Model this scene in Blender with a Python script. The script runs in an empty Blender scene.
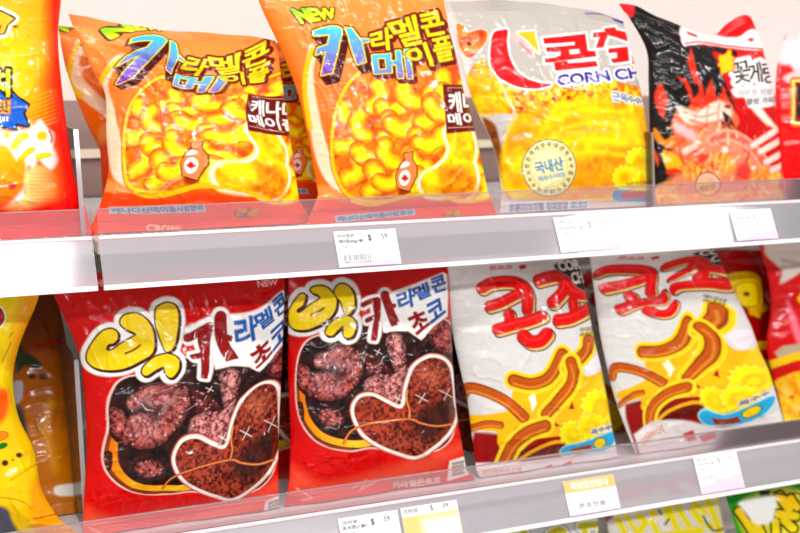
import bpy, math, random
import numpy as np
from mathutils import Matrix, Vector

SC = bpy.context.scene
COL = SC.collection

# ------------------------------------------------------------------ camera
F = 1200.0
YAW, PITCH, CD, CZ = 0.4101811, 0.15757821, 1.01011669, 0.17589528
CAM = np.array([0.0, -CD, CZ])
FW = np.array([math.sin(YAW)*math.cos(PITCH), math.cos(YAW)*math.cos(PITCH), -math.sin(PITCH)])
RT = np.array([math.cos(YAW), -math.sin(YAW), 0.0])
UP = np.cross(RT, FW)

def project(P):
    d = np.asarray(P) - CAM
    z = d @ FW
    return np.stack([400 + F*(d @ RT)/z, 266.5 - F*(d @ UP)/z], -1)

def ray(px, py):
    return FW + RT*((px-400)/F) + UP*((266.5-py)/F)

cam = bpy.data.cameras.new('camera')
cam.sensor_fit = 'HORIZONTAL'; cam.sensor_width = 36; cam.lens = 36*F/800
cam.clip_start = .02; cam.clip_end = 50
cam.dof.use_dof = True; cam.dof.focus_distance = 1.04; cam.dof.aperture_fstop = 6.5
co = bpy.data.objects.new('camera', cam); COL.objects.link(co)
M = Matrix(((RT[0], UP[0], -FW[0], CAM[0]), (RT[1], UP[1], -FW[1], CAM[1]), (RT[2], UP[2], -FW[2], CAM[2]), (0, 0, 0, 1)))
co.matrix_world = M
SC.camera = co

# ------------------------------------------------------------------ colour + noise
def lin(c):
    c = np.asarray(c, float)/255.0
    return np.where(c <= .04045, c/12.92, ((c+.055)/1.055)**2.4)

def vnoise(P, scale, seed=0):
    Q = P/scale
    i = np.floor(Q).astype(np.int64); f = Q-i; f = f*f*(3-2*f)
    def h(a, b):
        n = (a*374761393 + b*668265263 + seed*1442695041) & 0x7fffffff
        n = ((n ^ (n >> 13))*1274126177) & 0x7fffffff
        return ((n ^ (n >> 16)) & 0xffff)/65535.0
    x, y = i[:, 0], i[:, 1]
    a = h(x, y)*(1-f[:, 0]) + h(x+1, y)*f[:, 0]
    b = h(x, y+1)*(1-f[:, 0]) + h(x+1, y+1)*f[:, 0]
    return a*(1-f[:, 1]) + b*f[:, 1]

def fbm(P, scale, seed=0, o=3):
    r = 0; a = .5; t = 0
    for k in range(o):
        r = r + a*vnoise(P, scale/(2**k), seed+k*17); t += a; a *= .55
    return r/t

# ------------------------------------------------------------------ shapes
def cat(pts, closed=False, n=8):
    """Catmull-Rom through points"""
    p = np.asarray(pts, float); m = len(p); out = []
    rng = range(m) if closed else range(m-1)
    for i in rng:
        if closed:
            a, b, c, d = p[(i-1) % m], p[i], p[(i+1) % m], p[(i+2) % m]
        else:
            a, b, c, d = p[max(i-1, 0)], p[i], p[i+1], p[min(i+2, m-1)]
        for k in range(n):
            t = k/n
            out.append(.5*((2*b)+(-a+c)*t+(2*a-5*b+4*c-d)*t*t+(-a+3*b-3*c+d)*t**3))
    if not closed: out.append(p[-1])
    return np.array(out)

def cr(x0, y0, pts, s=.15):
    """points read off an enlarged crop -> print coordinates"""
    return [(x0+a*s, y0+b*s) for a, b in pts]

class Shp:
    def __init__(s, A, B, closed, r=0.0):
        s.A, s.B, s.closed, s.r = A, B, closed, r
        X = np.vstack([A, B]); s.lo = X.min(0)-abs(r); s.hi = X.max(0)+abs(r)
    def d(s, P):
        out = np.empty(len(P))
        ch = max(1, 600000//max(1, len(s.A)))
        for k in range(0, len(P), ch):
            p = P[k:k+ch]
            ab = s.B-s.A; L = (ab**2).sum(1)+1e-12
            ap = p[:, None, :]-s.A[None]
            t = np.clip((ap*ab).sum(2)/L, 0, 1)
            q = ap-t[..., None]*ab
            dm = np.sqrt((q**2).sum(2).min(1))
            if s.closed:
                ya, yb = s.A[:, 1], s.B[:, 1]
                py = p[:, 1:2]
                c = (ya <= py) != (yb <= py)
                dy = np.where(np.abs(yb-ya) < 1e-12, 1e-12, yb-ya)
                xi = s.A[:, 0]+(py-ya)/dy*ab[:, 0]
                ins = ((c & (xi > p[:, 0:1])).sum(1) % 2) == 1
                dm = np.where(ins, -dm, dm)
            out[k:k+ch] = dm-s.r
        return out

def poly(pts, r=0, sm=False):
    p = cat(pts, True, 6) if sm else np.asarray(pts, float)
    return Shp(p, np.roll(p, -1, 0), True, r)

def line(pts, w, sm=True):
    p = cat(pts, False, 6) if sm and len(pts) > 2 else np.asarray(pts, float)
    return Shp(p[:-1], p[1:], False, w/2)

def disc(c, rx, ry=None, rot=0, n=24):
    ry = ry or rx; a = np.linspace(0, 2*np.pi, n, endpoint=False)
    x, y = rx*np.cos(a), ry*np.sin(a)
    return poly(np.stack([c[0]+x*math.cos(rot)-y*math.sin(rot), c[1]+x*math.sin(rot)+y*math.cos(rot)], 1))

_TX = {}
def glyphs(s):
    if s not in _TX:
        c = bpy.data.curves.new('lettering', 'FONT'); c.body = s; c.resolution_u = 3
        o = bpy.data.objects.new('lettering', c); COL.objects.link(o)
        dg = bpy.context.evaluated_depsgraph_get(); ev = o.evaluated_get(dg)
        m = ev.to_mesh()
        v = np.array([x.co[:2] for x in m.vertices])
        cnt = {}
        for f in m.polygons:
            for e in f.edge_keys: cnt[e] = cnt.get(e, 0)+1
        E = np.array([e for e, n in cnt.items() if n == 1])
        ev.to_mesh_clear(); bpy.data.objects.remove(o); bpy.data.curves.remove(c)
        lo, hi = v.min(0), v.max(0)
        v = (v-lo)/(hi-lo); v[:, 1] = 1-v[:, 1]
        _TX[s] = (v[E[:, 0]], v[E[:, 1]])
    return _TX[s]

def text(s, q, grow=0):
    """lettering stretched into the quad TL, TR, BR, BL"""
    q = np.asarray(q, float)
    def mp(v):
        u, w = v[:, 0:1], v[:, 1:2]
        return q[0]*(1-u)*(1-w)+q[1]*u*(1-w)+q[2]*u*w+q[3]*(1-u)*w
    A, B = glyphs(s)
    return Shp(mp(A), mp(B), True, grow)

def box(x0, y0, x1, y1): return [(x0, y0), (x1, y0), (x1, y1), (x0, y1)]

def grad(p0, c0, p1, c1):
    p0 = np.asarray(p0, float); v = np.asarray(p1, float)-p0; L = v@v
    a, b = lin(c0), lin(c1)
    return lambda P, d: a+(b-a)*np.clip(((P-p0)@v)/L, 0, 1)[:, None]

def ramp(r, stops, tex=None):
    """colour by depth inside the shape, r = half width"""
    ts = [s[0] for s in stops]; cs = np.array([lin(s[1]) for s in stops])
    def f(P, d):
        t = np.clip(-d/r, 0, 1)
        if tex: t = np.clip(t+tex[1]*(fbm(P, tex[0], 5)-.5), 0, 1)
        return np.stack([np.interp(t, ts, cs[:, k]) for k in range(3)], 1)
    return f

def speck(c0, c1, scale, seed=0, k=1.0):
    a, b = lin(c0), lin(c1)
    def f(P, d):
        n = fbm(P, scale, seed, 3)
        return a+(b-a)*np.clip(.5+(n-.5)*2.6*k, 0, 1)[:, None]
    return f

class Art:
    def __init__(s, P, base):
        s.P = P; s.C = np.empty((len(P), 3)); s.aa = .5
        s.C[:] = base(P, None) if callable(base) else lin(base)
    def paint(s, shapes, color, outline=(), soft=None, alpha=1.0, clip=None):
        if isinstance(shapes, Shp): shapes = [shapes]
        sf = soft or s.aa
        mx = max([0]+[w for w, _ in outline])+sf+.1
        lo = np.min([h.lo for h in shapes], 0)-mx; hi = np.max([h.hi for h in shapes], 0)+mx
        idx = np.nonzero(((s.P >= lo) & (s.P <= hi)).all(1))[0]
        if not len(idx): return
        P = s.P[idx]; d = np.full(len(P), 1e9)
        for h in shapes:
            k = np.nonzero(((P >= h.lo-mx) & (P <= h.hi+mx)).all(1))[0]
            if len(k): d[k] = np.minimum(d[k], h.d(P[k]))
        cm = 1.0
        if clip is not None: cm = np.clip(.5-clip.d(P)/(2*s.aa), 0, 1)
        for w, c in sorted(outline, key=lambda o: -o[0]):
            a = np.clip(.5-(d-w)/(2*s.aa), 0, 1)*alpha*cm
            cc = c(P, d-w) if callable(c) else lin(c)
            s.C[idx] += (cc-s.C[idx])*a[:, None]
        if color is not None:
            a = np.clip(.5-d/(2*sf), 0, 1)*alpha*cm
            cc = color(P, d) if callable(color) else lin(color)
            s.C[idx] += (cc-s.C[idx])*a[:, None]

def tps(src, dst):
    """smooth warp taking points src onto dst"""
    s = np.asarray(src, float); t = np.asarray(dst, float); n = len(s)
    def U(r2): return np.where(r2 < 1e-9, 0, r2*np.log(r2+1e-12))
    K = U(((s[:, None]-s[None])**2).sum(2))+np.eye(n)*20.0
    L = np.zeros((n+3, n+3)); L[:n, :n] = K; L[:n, n] = 1; L[:n, n+1:] = s; L[n, :n] = 1; L[n+1:, :n] = s.T
    W = np.linalg.solve(L, np.vstack([t, np.zeros((3, 2))]))
    def f(P):
        return U(((P[:, None]-s[None])**2).sum(2))@W[:n]+W[n]+P@W[n+1:]
    return f

# ------------------------------------------------------------------ object helpers
def tag(o, label, cat_, group=None, kind=None):
    o['label'] = label; o['category'] = cat_
    if group: o['group'] = group
    if kind: o['kind'] = kind
    return o

def empty(name, loc):
    o = bpy.data.objects.new(name, None); COL.objects.link(o); o.location = loc; o.empty_display_size = .02
    return o

def mesh(name, V, Fq, mat, parent=None, colors=None, smooth=True):
    V = np.asarray(V, np.float32)
    if parent is not None: V = V-np.array(parent.location, np.float32)
    me = bpy.data.meshes.new(name)
    Fq = np.asarray(Fq, np.int32)
    me.vertices.add(len(V)); me.vertices.foreach_set('co', V.ravel())
    k = Fq.shape[1]
    me.loops.add(Fq.size); me.loops.foreach_set('vertex_index', Fq.ravel())
    me.polygons.add(len(Fq)); me.polygons.foreach_set('loop_start', np.arange(0, Fq.size, k, dtype=np.int32))
    me.update(calc_edges=True)
    if smooth: me.polygons.foreach_set('use_smooth', np.ones(len(Fq), bool))
    if colors is not None:
        at = me.color_attributes.new('print', 'FLOAT_COLOR', 'POINT')
        at.data.foreach_set('color', np.hstack([colors, np.ones((len(colors), 1))]).astype(np.float32).ravel())
    me.materials.append(mat)
    o = bpy.data.objects.new(name, me); COL.objects.link(o)
    if parent is not None: o.parent = parent
    return o

def prism(name, prof, x0, x1, mat, parent=None, bevel=0):
    """profile in (Y, Z), extruded along X"""
    n = len(prof)
    V = [(x0, y, z) for y, z in prof]+[(x1, y, z) for y, z in prof]
    import bmesh
    bm = bmesh.new(); vs = [bm.verts.new(v) for v in V]
    for i in range(n):
        j = (i+1) % n
        bm.faces.new((vs[i], vs[j], vs[n+j], vs[n+i]))
    bm.faces.new(vs[:n][::-1]); bm.faces.new(vs[n:])
    bmesh.ops.recalc_face_normals(bm, faces=bm.faces)
    if bevel: bmesh.ops.bevel(bm, geom=list(bm.edges), offset=bevel, segments=2, affect='EDGES', profile=.6)
    if parent is not None: bmesh.ops.translate(bm, verts=bm.verts, vec=-Vector(parent.location))
    me = bpy.data.meshes.new(name); bm.to_mesh(me); bm.free()
    me.materials.append(mat)
    o = bpy.data.objects.new(name, me); COL.objects.link(o)
    if parent is not None: o.parent = parent
    return o

def rbox(y0, z0, y1, z1): return [(y0, z0), (y1, z0), (y1, z1), (y0, z1)]

# ------------------------------------------------------------------ materials
def nodes(name):
    m = bpy.data.materials.new(name); m.use_nodes = True
    nt = m.node_tree
    return m, nt, nt.nodes['Principled BSDF']

def film(name, rough=.3, coat=.4, crough=.03):
    m, nt, b = nodes(name)
    a = nt.nodes.new('ShaderNodeAttribute'); a.attribute_name = 'print'
    nt.links.new(a.outputs['Color'], b.inputs['Base Color'])
    b.inputs['Roughness'].default_value = rough
    b.inputs['Specular IOR Level'].default_value = .12
    b.inputs['Coat Weight'].default_value = coat; b.inputs['Coat Roughness'].default_value = crough
    tc = nt.nodes.new('ShaderNodeTexCoord'); no = nt.nodes.new('ShaderNodeTexNoise'); bp = nt.nodes.new('ShaderNodeBump')
    no.inputs['Scale'].default_value = 140; no.inputs['Detail'].default_value = 3
    bp.inputs['Strength'].default_value = .12; bp.inputs['Distance'].default_value = .002
    nt.links.new(tc.outputs['Object'], no.inputs['Vector']); nt.links.new(no.outputs['Fac'], bp.inputs['Height'])
    nt.links.new(bp.outputs['Normal'], b.inputs['Normal']); nt.links.new(bp.outputs['Normal'], b.inputs['Coat Normal'])
    return m

def plain(name, c, rough=.5, metal=0, spec=.5, noise=0, scale=30):
    m, nt, b = nodes(name)
    b.inputs['Roughness'].default_value = rough; b.inputs['Metallic'].default_value = metal
    b.inputs['Specular IOR Level'].default_value = spec
    if noise:
        tc = nt.nodes.new('ShaderNodeTexCoord'); no = nt.nodes.new('ShaderNodeTexNoise'); rp = nt.nodes.new('ShaderNodeValToRGB')
        no.inputs['Scale'].default_value = scale; no.inputs['Detail'].default_value = 4
        l = lin(c); e = rp.color_ramp.elements
        e[0].position = .3; e[1].position = .7
        e[0].color = (*(l*(1-noise)), 1); e[1].color = (*np.minimum(l*(1+noise), 1), 1)
        nt.links.new(tc.outputs['Object'], no.inputs['Vector']); nt.links.new(no.outputs['Fac'], rp.inputs['Fac'])
        nt.links.new(rp.outputs['Color'], b.inputs['Base Color'])
    else:
        b.inputs['Base Color'].default_value = (*lin(c), 1)
    return m

def clear(name, tint, veil, veil_col, gloss_rough=.08, gloss_mul=1.0):
    """thin clear plastic: see-through, a milky share, and a surface gloss"""
    m, nt, b = nodes(name); nt.nodes.remove(b)
    out = nt.nodes['Material Output']
    tr = nt.nodes.new('ShaderNodeBsdfTransparent'); tr.inputs['Color'].default_value = (*lin(tint), 1)
    df = nt.nodes.new('ShaderNodeBsdfDiffuse'); df.inputs['Color'].default_value = (*lin(veil_col), 1)
    m1 = nt.nodes.new('ShaderNodeMixShader'); m1.inputs[0].default_value = veil
    nt.links.new(tr.outputs[0], m1.inputs[1]); nt.links.new(df.outputs[0], m1.inputs[2])
    gl = nt.nodes.new('ShaderNodeBsdfGlossy'); gl.inputs['Roughness'].default_value = gloss_rough
    fr = nt.nodes.new('ShaderNodeFresnel'); fr.inputs['IOR'].default_value = 1.5
    mu = nt.nodes.new('ShaderNodeMath'); mu.operation = 'MULTIPLY'; mu.inputs[1].default_value = gloss_mul; mu.use_clamp = True
    nt.links.new(fr.outputs[0], mu.inputs[0])
    m2 = nt.nodes.new('ShaderNodeMixShader')
    nt.links.new(mu.outputs[0], m2.inputs[0]); nt.links.new(m1.outputs[0], m2.inputs[1]); nt.links.new(gl.outputs[0], m2.inputs[2])
    nt.links.new(m2.outputs[0], out.inputs['Surface'])
    return m

M_FILM = film('printed_glossy_film')
M_MATTE = film('printed_satin_film', .36, .2, .1)
M_PAPER = film('printed_paper', .6, 0, .3)
M_SHELF = plain('white_enamel_metal', (232, 230, 228), .35, 0, .5, .03)
M_BACK = plain('cream_back_panel', (236, 226, 220), .55, 0, .4, .03, 6)
M_RAILEND = plain('pale_rail_bead', (240, 232, 236), .25)
M_CLEAR = clear('clear_fence_plastic', (248, 244, 246), .13, (236, 205, 214), .05, 1.0)
M_RAIL = clear('clear_rail_plastic', (242, 238, 242), .32, (232, 226, 232), .085, 1.5)
M_DIV = clear('clear_divider_plastic', (235, 230, 232), .06, (225, 215, 220), .05, 1.0)
M_DIVEDGE = clear('divider_edge_plastic', (230, 225, 230), .35, (235, 228, 232), .1, 1.5)
# ------------------------------------------------------------------ snack bags
def plane_point(px, py, zb, Y0, ta, kx, X0):
    d = ray(px, py)
    t = (Y0-CAM[1]+(CAM[2]-zb)*ta+kx*(CAM[0]-X0))/(d[1]-d[2]*ta-kx*d[0])
    return CAM+d*t

def resample(P, n):
    s = np.r_[0, np.cumsum(np.linalg.norm(np.diff(P, axis=0), axis=1))]
    t = np.linspace(0, s[-1], n)
    return np.stack([np.interp(t, s, P[:, k]) for k in range(3)], 1)

def bag(label, L, R, T, zb, Y0, art, ta=.22, kx=0., warp=None, thick=.02, step=.62, seed=1, group=None,
        vs=(.05, .05), mat=None, back=(200, 200, 200), wr=1.0, name='snack_bag', folds=()):
    mat = mat or M_FILM
    X0 = plane_point(T[0][0], T[0][1], zb, Y0, ta, 0, 0)[0]
    pp = lambda x, y: plane_point(x, y, zb, Y0, ta, kx, X0)
    def floor_pt(px):
        a, b = 100.0, 1400.0
        for _ in range(60):
            m_ = (a+b)/2
            if pp(px, m_)[2] > zb+.0012: a = m_
            else: b = m_
        return pp(px, a)
    def side(S):
        c = cat(S[:-1], False, 6) if len(S) > 3 else np.asarray(S[:-1], float)
        return np.vstack([[pp(*q) for q in c], [floor_pt(S[-1][0])]])
    l3, r3 = side(L), side(R)
    t3 = np.array([pp(*q) for q in (cat(T, False, 6) if len(T) > 2 else T)])
    W = np.linalg.norm(t3[-1]-t3[0]); H = np.linalg.norm(l3[-1]-l3[0])
    pw = np.linalg.norm(project(t3[:1])-project(t3[-1:])); ph = np.linalg.norm(project(l3[:1])-project(l3[-1:]))
    K = 6
    nu = max(24, int(pw/step/K)*K); nv = max(24, int(ph/step/K)*K)
    n = np.array([kx, -1.0, ta]); n /= np.linalg.norm(n)
    lb = np.array([l3[-1], r3[-1]])
    def surf(uu, vv):
        """uu, vv 1-D grids -> points (len(vv), len(uu), 3)"""
        q = 400
        Lr, Rr, Tr = resample(l3, q), resample(r3, q), resample(t3, q)
        def at(C, t): return np.stack([np.interp(t*(q-1), np.arange(q), C[:, k]) for k in range(3)], 1)
        l, r, t = at(Lr, vv)[:, None], at(Rr, vv)[:, None], at(Tr, uu)[None]
        b = (lb[0]+(lb[1]-lb[0])*uu[:, None])[None]
        u = uu[None, :, None]; v = vv[:, None, None]
        bil = l3[0]*(1-u)*(1-v)+r3[0]*u*(1-v)+l3[-1]*(1-u)*v+r3[-1]*u*v
        return (1-v)*t+v*b+(1-u)*l+u*r-bil
    rng = np.random.RandomState(seed)
    ctr = surf(np.array([.5]), np.array([1.0]))[0, 0]
    root = empty(name, (float(ctr[0]), float(ctr[1]), zb))
    tag(root, label, 'snack bag', group)
    def paintP(P):
        q_ = project(P)
        c_ = (art(warp(q_), q_) if art is art_choco and warp is W_L2 else art(warp(q_))).C if warp else art(q_).C
        g_ = (c_*[.2126, .7152, .0722]).sum(1, keepdims=True)
        return np.clip(g_+(c_-g_)*1.1, 0, .93)**1.12
    # ---- pouch
    uu = np.linspace(0, 1, nu+1); v_ = np.linspace(0, 1, nv+1)
    S = surf(uu, vs[0]+(1-vs[0]-vs[1])*v_)
    U, V = np.meshgrid(uu, v_)
    s = np.abs(2*U-1); q = np.abs(2*V-1)
    hs = thick*np.clip(1-s**2.6, 0, 1)**.7*np.clip(1-q**2.8, 0, 1)**.85*(.85+.3*V)
    Pm = np.stack([U*W, V*H], -1).reshape(-1, 2)
    sd = seed*7
    dt, db = V*H, (1-V)*H; ds = np.minimum(U, 1-U)*W
    wq = lambda sc, k, an=(1, 1): fbm(Pm*np.array(an)+.013*np.stack([fbm(Pm, .05, sd+k+50), fbm(Pm, .05, sd+k+51)], 1), sc, sd+k, 3).reshape(U.shape)-.5
    pl = wq(.016, 1, (1, .16)); pl2 = wq(.012, 2, (.2, 1))
    rid = 1-np.abs(wq(.05, 3)*4); rid = np.clip(rid, 0, 1)**5
    rid2 = np.clip(1-np.abs(wq(.035, 9, (1, .5))*4), 0, 1)**6
    rid3 = np.clip(1-np.abs(wq(.018, 12, (.7, 1))*4.5), 0, 1)**7*np.clip(wq(.06, 14)*5+.3, 0, 1)
    w = (.0072*pl*(np.exp(-dt/.022)+np.exp(-db/.022)) + .005*pl2*np.exp(-ds/.02)
         + .0013*rid+.0011*rid2+.0007*rid3 + .0045*wq(.07, 4) + .0018*wq(.024, 5))*wr
    for (fx0, fy0, fx1, fy1, amp, wid) in folds:       # pressed creases, in bag fractions
        a = np.array([fx0*W, fy0*H]); b = np.array([fx1*W, fy1*H]); ab = b-a
        t = np.clip(((Pm-a)@ab)/(ab@ab), 0, 1); dd = np.linalg.norm(Pm-a-t[:, None]*ab, axis=1).reshape(U.shape)
        w = w+amp*np.exp(-(dd/wid)**2)
    edge = np.clip(1-s**10, 0, 1)*np.clip(1-q**14, 0, 1)
    hf = hs+.0008+w*edge
    base = S.reshape(-1, 3)
    front = base+n*hf.reshape(-1, 1)
    front[:, 2] = np.maximum(front[:, 2], zb+.0008)
    colf = paintP(base+n*hs.reshape(-1, 1))
    I = np.arange((nu+1)*(nv+1)).reshape(nv+1, nu+1)
    Ff = np.stack([I[:-1, :-1], I[1:, :-1], I[1:, 1:], I[:-1, 1:]], -1).reshape(-1, 4)
    bi = I[::K, ::K].copy(); m_, k_ = bi.shape
    inner = I[::K, ::K][1:-1, 1:-1].ravel()
    bi[1:-1, 1:-1] = len(base)+np.arange(len(inner)).reshape(m_-2, k_-2)
    bk = base[inner]-n*(.0008+.85*hs.ravel()[inner, None])
    bk[:, 2] = np.maximum(bk[:, 2], zb+.0008)
    Fb = np.stack([bi[:-1, :-1], bi[:-1, 1:], bi[1:, 1:], bi[1:, :-1]], -1).reshape(-1, 4)
    mesh('pouch', np.vstack([front, bk]), np.vstack([Ff, Fb]), mat, root,
         np.vstack([colf, np.tile(lin(back), (len(bk), 1))]))
    # ---- seals
    ph1, ph2 = rng.uniform(0, 6.28, 2)
    for nm, a, b in (('top_seal', vs[0], 0.0), ('bottom_seal', 1-vs[1], 1.0)):
        nn = max(12, nu//2); mm = 20
        u1 = np.linspace(0, 1, nn+1); t1 = np.linspace(0, 1, mm+1)
        G = surf(u1, a+(b-a)*t1)
        UU, TT = np.meshgrid(u1, t1)
        A = .0026*TT if nm == 'top_seal' else .0016*TT
        h = A*(np.sin(UU*9+ph1)+.6*np.sin(UU*23+ph2))+.00035*np.sin(TT*np.pi*2*6)*np.minimum(1, TT*8)
        g = G.reshape(-1, 3)
        f_ = g+n*(.0006+h.reshape(-1, 1)); k2 = g+n*(h.reshape(-1, 1)-.0006)
        for z in (f_, k2): z[:, 2] = np.maximum(z[:, 2], zb+.0008)
        J = np.arange(g.shape[0]).reshape(mm+1, nn+1)
        q1 = np.stack([J[:-1, :-1], J[1:, :-1], J[1:, 1:], J[:-1, 1:]], -1).reshape(-1, 4)
        if nm == 'top_seal': q1 = q1[:, ::-1]
        q2 = q1[:, ::-1]+len(g)
        ring = np.r_[J[0, :], J[1:, -1], J[-1, -2::-1], J[-2:0:-1, 0]]
        r2 = np.roll(ring, -1)
        q3 = np.stack([ring, r2, r2+len(g), ring+len(g)], -1)
        c1 = paintP(g)
        mesh(nm, np.vstack([f_, k2]), np.vstack([q1, q2, q3]), mat, root, np.vstack([c1, c1*.8]))
    return root
# ------------------------------------------------------------------ printed designs
def puff(a, pts, w, clip=None, rim=(230, 122, 8), mid=(250, 178, 8), hi=(255, 226, 30), tex=(5, .55)):
    r = w/2
    a.paint(line(pts, w), ramp(r, [(0, rim), (.1, (240, 146, 10)), (.3, mid), (.6, hi), (1, (255, 236, 60))], tex), clip=clip,
            outline=[(.7, (204, 98, 12))])

def art_maple(P):
    a = Art(P, grad((300, -20), (254, 160, 92), (330, 225), (244, 110, 44)))
    a.paint(poly([(250, -20), (275, 20), (300, 80), (312, 140), (318, 200), (312, 240), (290, 240), (220, 0)], 0, True), (255, 116, 40), soft=6, alpha=.7)
    # cream swoosh with yellow edge on the left
    a.paint(poly([(309, 46), (316, 52), (313, 74), (318, 110), (326, 145), (340, 178), (358, 194), (352, 200), (330, 186), (316, 160), (308, 118), (304, 84)], 0, True), (255, 226, 196), soft=1.2)
    a.paint(line([(312, 50), (306, 70), (305, 95), (310, 128)], 5), (250, 205, 20))
    a.paint(poly([(318, 186), (335, 190), (352, 202), (356, 214), (330, 212), (316, 206)], 0, True), (255, 160, 96), soft=2)
    # window of puffs
    win = poly([(360, 74), (380, 66), (420, 60), (470, 56), (500, 60), (510, 120), (508, 190), (470, 200), (420, 192), (385, 200), (352, 196), (338, 176), (333, 150), (336, 118), (345, 92)], 0, True)
    a.paint(win, speck((216, 88, 12), (248, 160, 22), 7, 3), outline=[(3.6, (248, 208, 20)), (4.6, (200, 90, 10))])
    rnd = random.Random(4)
    for cx, cy, ang, w in [(352, 112, 2.2, 15), (372, 96, .3, 16), (392, 104, 1.4, 15), (412, 92, 2.6, 16), (434, 84, .6, 15), (452, 92, 1.9, 14),
                           (346, 140, 1.0, 15), (364, 126, 2.9, 15), (384, 128, .2, 15), (404, 122, 1.5, 17), (424, 112, .4, 17), (440, 108, 2.2, 14), (470, 110, 1.2, 14),
                           (350, 168, .5, 16), (370, 152, 1.8, 16), (392, 154, 2.7, 15), (410, 144, .3, 15), (430, 138, 1.2, 17), (420, 160, 2.2, 13), (368, 180, .1, 17), (388, 178, 1.3, 14),
                           (412, 184, .2, 15), (476, 140, 1.4, 15), (486, 168, 1.6, 15), (480, 190, .3, 14), (462, 78, .2, 13)]:
        w *= 1.25; rr = w*.72; st = 1.9
        pts = [(cx+rr*math.cos(ang+t), cy+rr*math.sin(ang+t)*.9) for t in (-st/2, -st/4, 0, st/4, st/2)]
        puff(a, [(x-rr*.4*math.cos(ang), y-rr*.4*math.sin(ang)) for x, y in pts], w*.95, clip=win)
    for cx, cy in [(418, 152), (430, 158), (440, 150)]:
        a.paint(line([(cx-9, cy+3), (cx, cy-3), (cx+8, cy+4)], 1.0), (206, 110, 10), clip=win)
    # deep red nut spots
    for c in [(338, 196), (470, 192), (404, 192), (444, 62)]:
        a.paint(disc(c, 6, 4), (170, 60, 10), soft=2, clip=win)
    # the one big puff with a pale glow
    big = [line([(458, 134), (462, 150), (456, 166), (444, 178), (432, 184)], 25), disc((437, 184), 16, 14), disc((460, 178), 16, 22), disc((458, 133), 9, 10)]
    a.paint(big, speck((244, 176, 10), (255, 236, 30), 9, 8), outline=[(2.6, (255, 250, 225)), (4.2, (255, 226, 130))])
    a.paint(poly([(444, 172), (462, 166), (474, 178), (474, 196), (452, 198), (440, 196), (438, 186)], 0, True), speck((214, 100, 8), (250, 170, 20), 6, 12), soft=3.5, alpha=.85)
    a.paint(disc((430, 178), 6, 7), (255, 246, 60), soft=4)
    # bottom colour field and small print strip
    a.paint(poly([(300, 205), (350, 201), (372, 206), (420, 200), (470, 203), (510, 199), (520, 260), (290, 260)], 0, True), (236, 84, 34), soft=2)
    a.paint(line([(352, 201), (372, 205), (420, 195), (470, 202)], 3), (250, 204, 24))
    a.paint(poly([(334, 216), (414, 209), (416, 215), (336, 223)]), (176, 206, 224))
    a.paint(text('캐나다산메이플시럽함유', [(337, 217), (413, 210), (413, 214), (338, 222)], .25), (52, 84, 120))
    a.paint(text('CROWN', [(360, 230), (388, 228), (388, 234), (360, 236)], .15), (255, 220, 190))
    for c in [(452, 214), (304, 212)]:
        a.paint(disc(c, 9, 4, -.15), (110, 60, 70), soft=1)
        a.paint(text('콘플', [(c[0]-7, c[1]-3), (c[0]+8, c[1]-4), (c[0]+8, c[1]+2), (c[0]-7, c[1]+3)], .3), (225, 160, 30))
    # syrup bottle with the leaf
    bt = poly([(403, 154), (412, 152), (412, 160), (416, 167), (416, 176), (409, 191), (397, 188), (396, 176), (400, 165), (405, 160)])
    a.paint(bt, (247, 150, 96), outline=[(1.0, (70, 20, 12))])
    a.paint(poly([(400, 168), (404, 162), (409, 163), (408, 166)], 0, True), (255, 255, 255))
    a.paint(disc((404.5, 178), 5.6, 8, .25), (255, 250, 240))
    leaf = [(0, -5), (1.2, -2.6), (2.6, -3.4), (2.3, -.6), (4.6, -1.4), (4, .2), (4.8, 1), (2, 2.6), (2.3, 3.6), (.4, 3.2), (.5, 5), (-.5, 5), (-.4, 3.2), (-2.3, 3.6), (-2, 2.6), (-4.8, 1), (-4, .2), (-4.6, -1.4), (-2.3, -.6), (-2.6, -3.4), (-1.2, -2.6)]
    a.paint(poly([(404.7+x*.85, 178+y*.85) for x, y in leaf]), (214, 40, 30))
    # NEW
    DK = (86, 18, 12)
    a.paint(text('NEW', [(291, 10), (333, 9), (335, 18), (301, 24)], 1.0), grad((300, 10), (160, 232, 20), (306, 22), (236, 245, 40)), outline=[(1.6, DK)])
    # title
    C = lambda p: cr(260, 0, p)
    ka = poly(C([(345, 215), (400, 196), (475, 178), (520, 184), (540, 200), (532, 260), (500, 400), (478, 490), (404, 505), (420, 420), (436, 348), (366, 368), (378, 325), (446, 302), (460, 234), (352, 246)]))
    kb = poly(C([(562, 188), (606, 193), (650, 250), (672, 290), (700, 415), (640, 435), (612, 350), (592, 270)]))
    kc = poly(C([(668, 262), (722, 266), (724, 280), (676, 292)]))
    D = lambda p: cr(370, 0, p)
    me = text('메', D([(12, 352), (258, 336), (276, 520), (30, 540)]), .9)
    chars = [('라', [(0, 222), (138, 178), (150, 330), (10, 340)]), ('멜', [(108, 150), (308, 100), (340, 290), (212, 316)]),
             ('콘', [(318, 104), (462, 72), (508, 222), (366, 246)]), ('이', [(232, 340), (368, 286), (420, 440), (250, 416)]), ('플', [(402, 268), (536, 238), (556, 396), (446, 418)])]
    ys = [text(c, D(q), .75) for c, q in chars]
    sh = lambda s, dx, dy: Shp(s.A+[dx, dy], s.B+[dx, dy], s.closed, s.r)
    a.paint([sh(s, dx, dy) for s in (ka, kb) for dx, dy in ((1.5, 2), (3, 4), (4.5, 6), (6, 8))], DK, outline=[(1.8, DK)])
    a.paint([sh(me, 2.5, 3)]+[sh(s, 1.5, 2) for s in ys]+ys+[me], (118, 22, 14), outline=[(2.6, (118, 22, 14))])
    bl = grad((330, 27), (84, 204, 232), (330, 74), (146, 66, 186))
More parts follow.
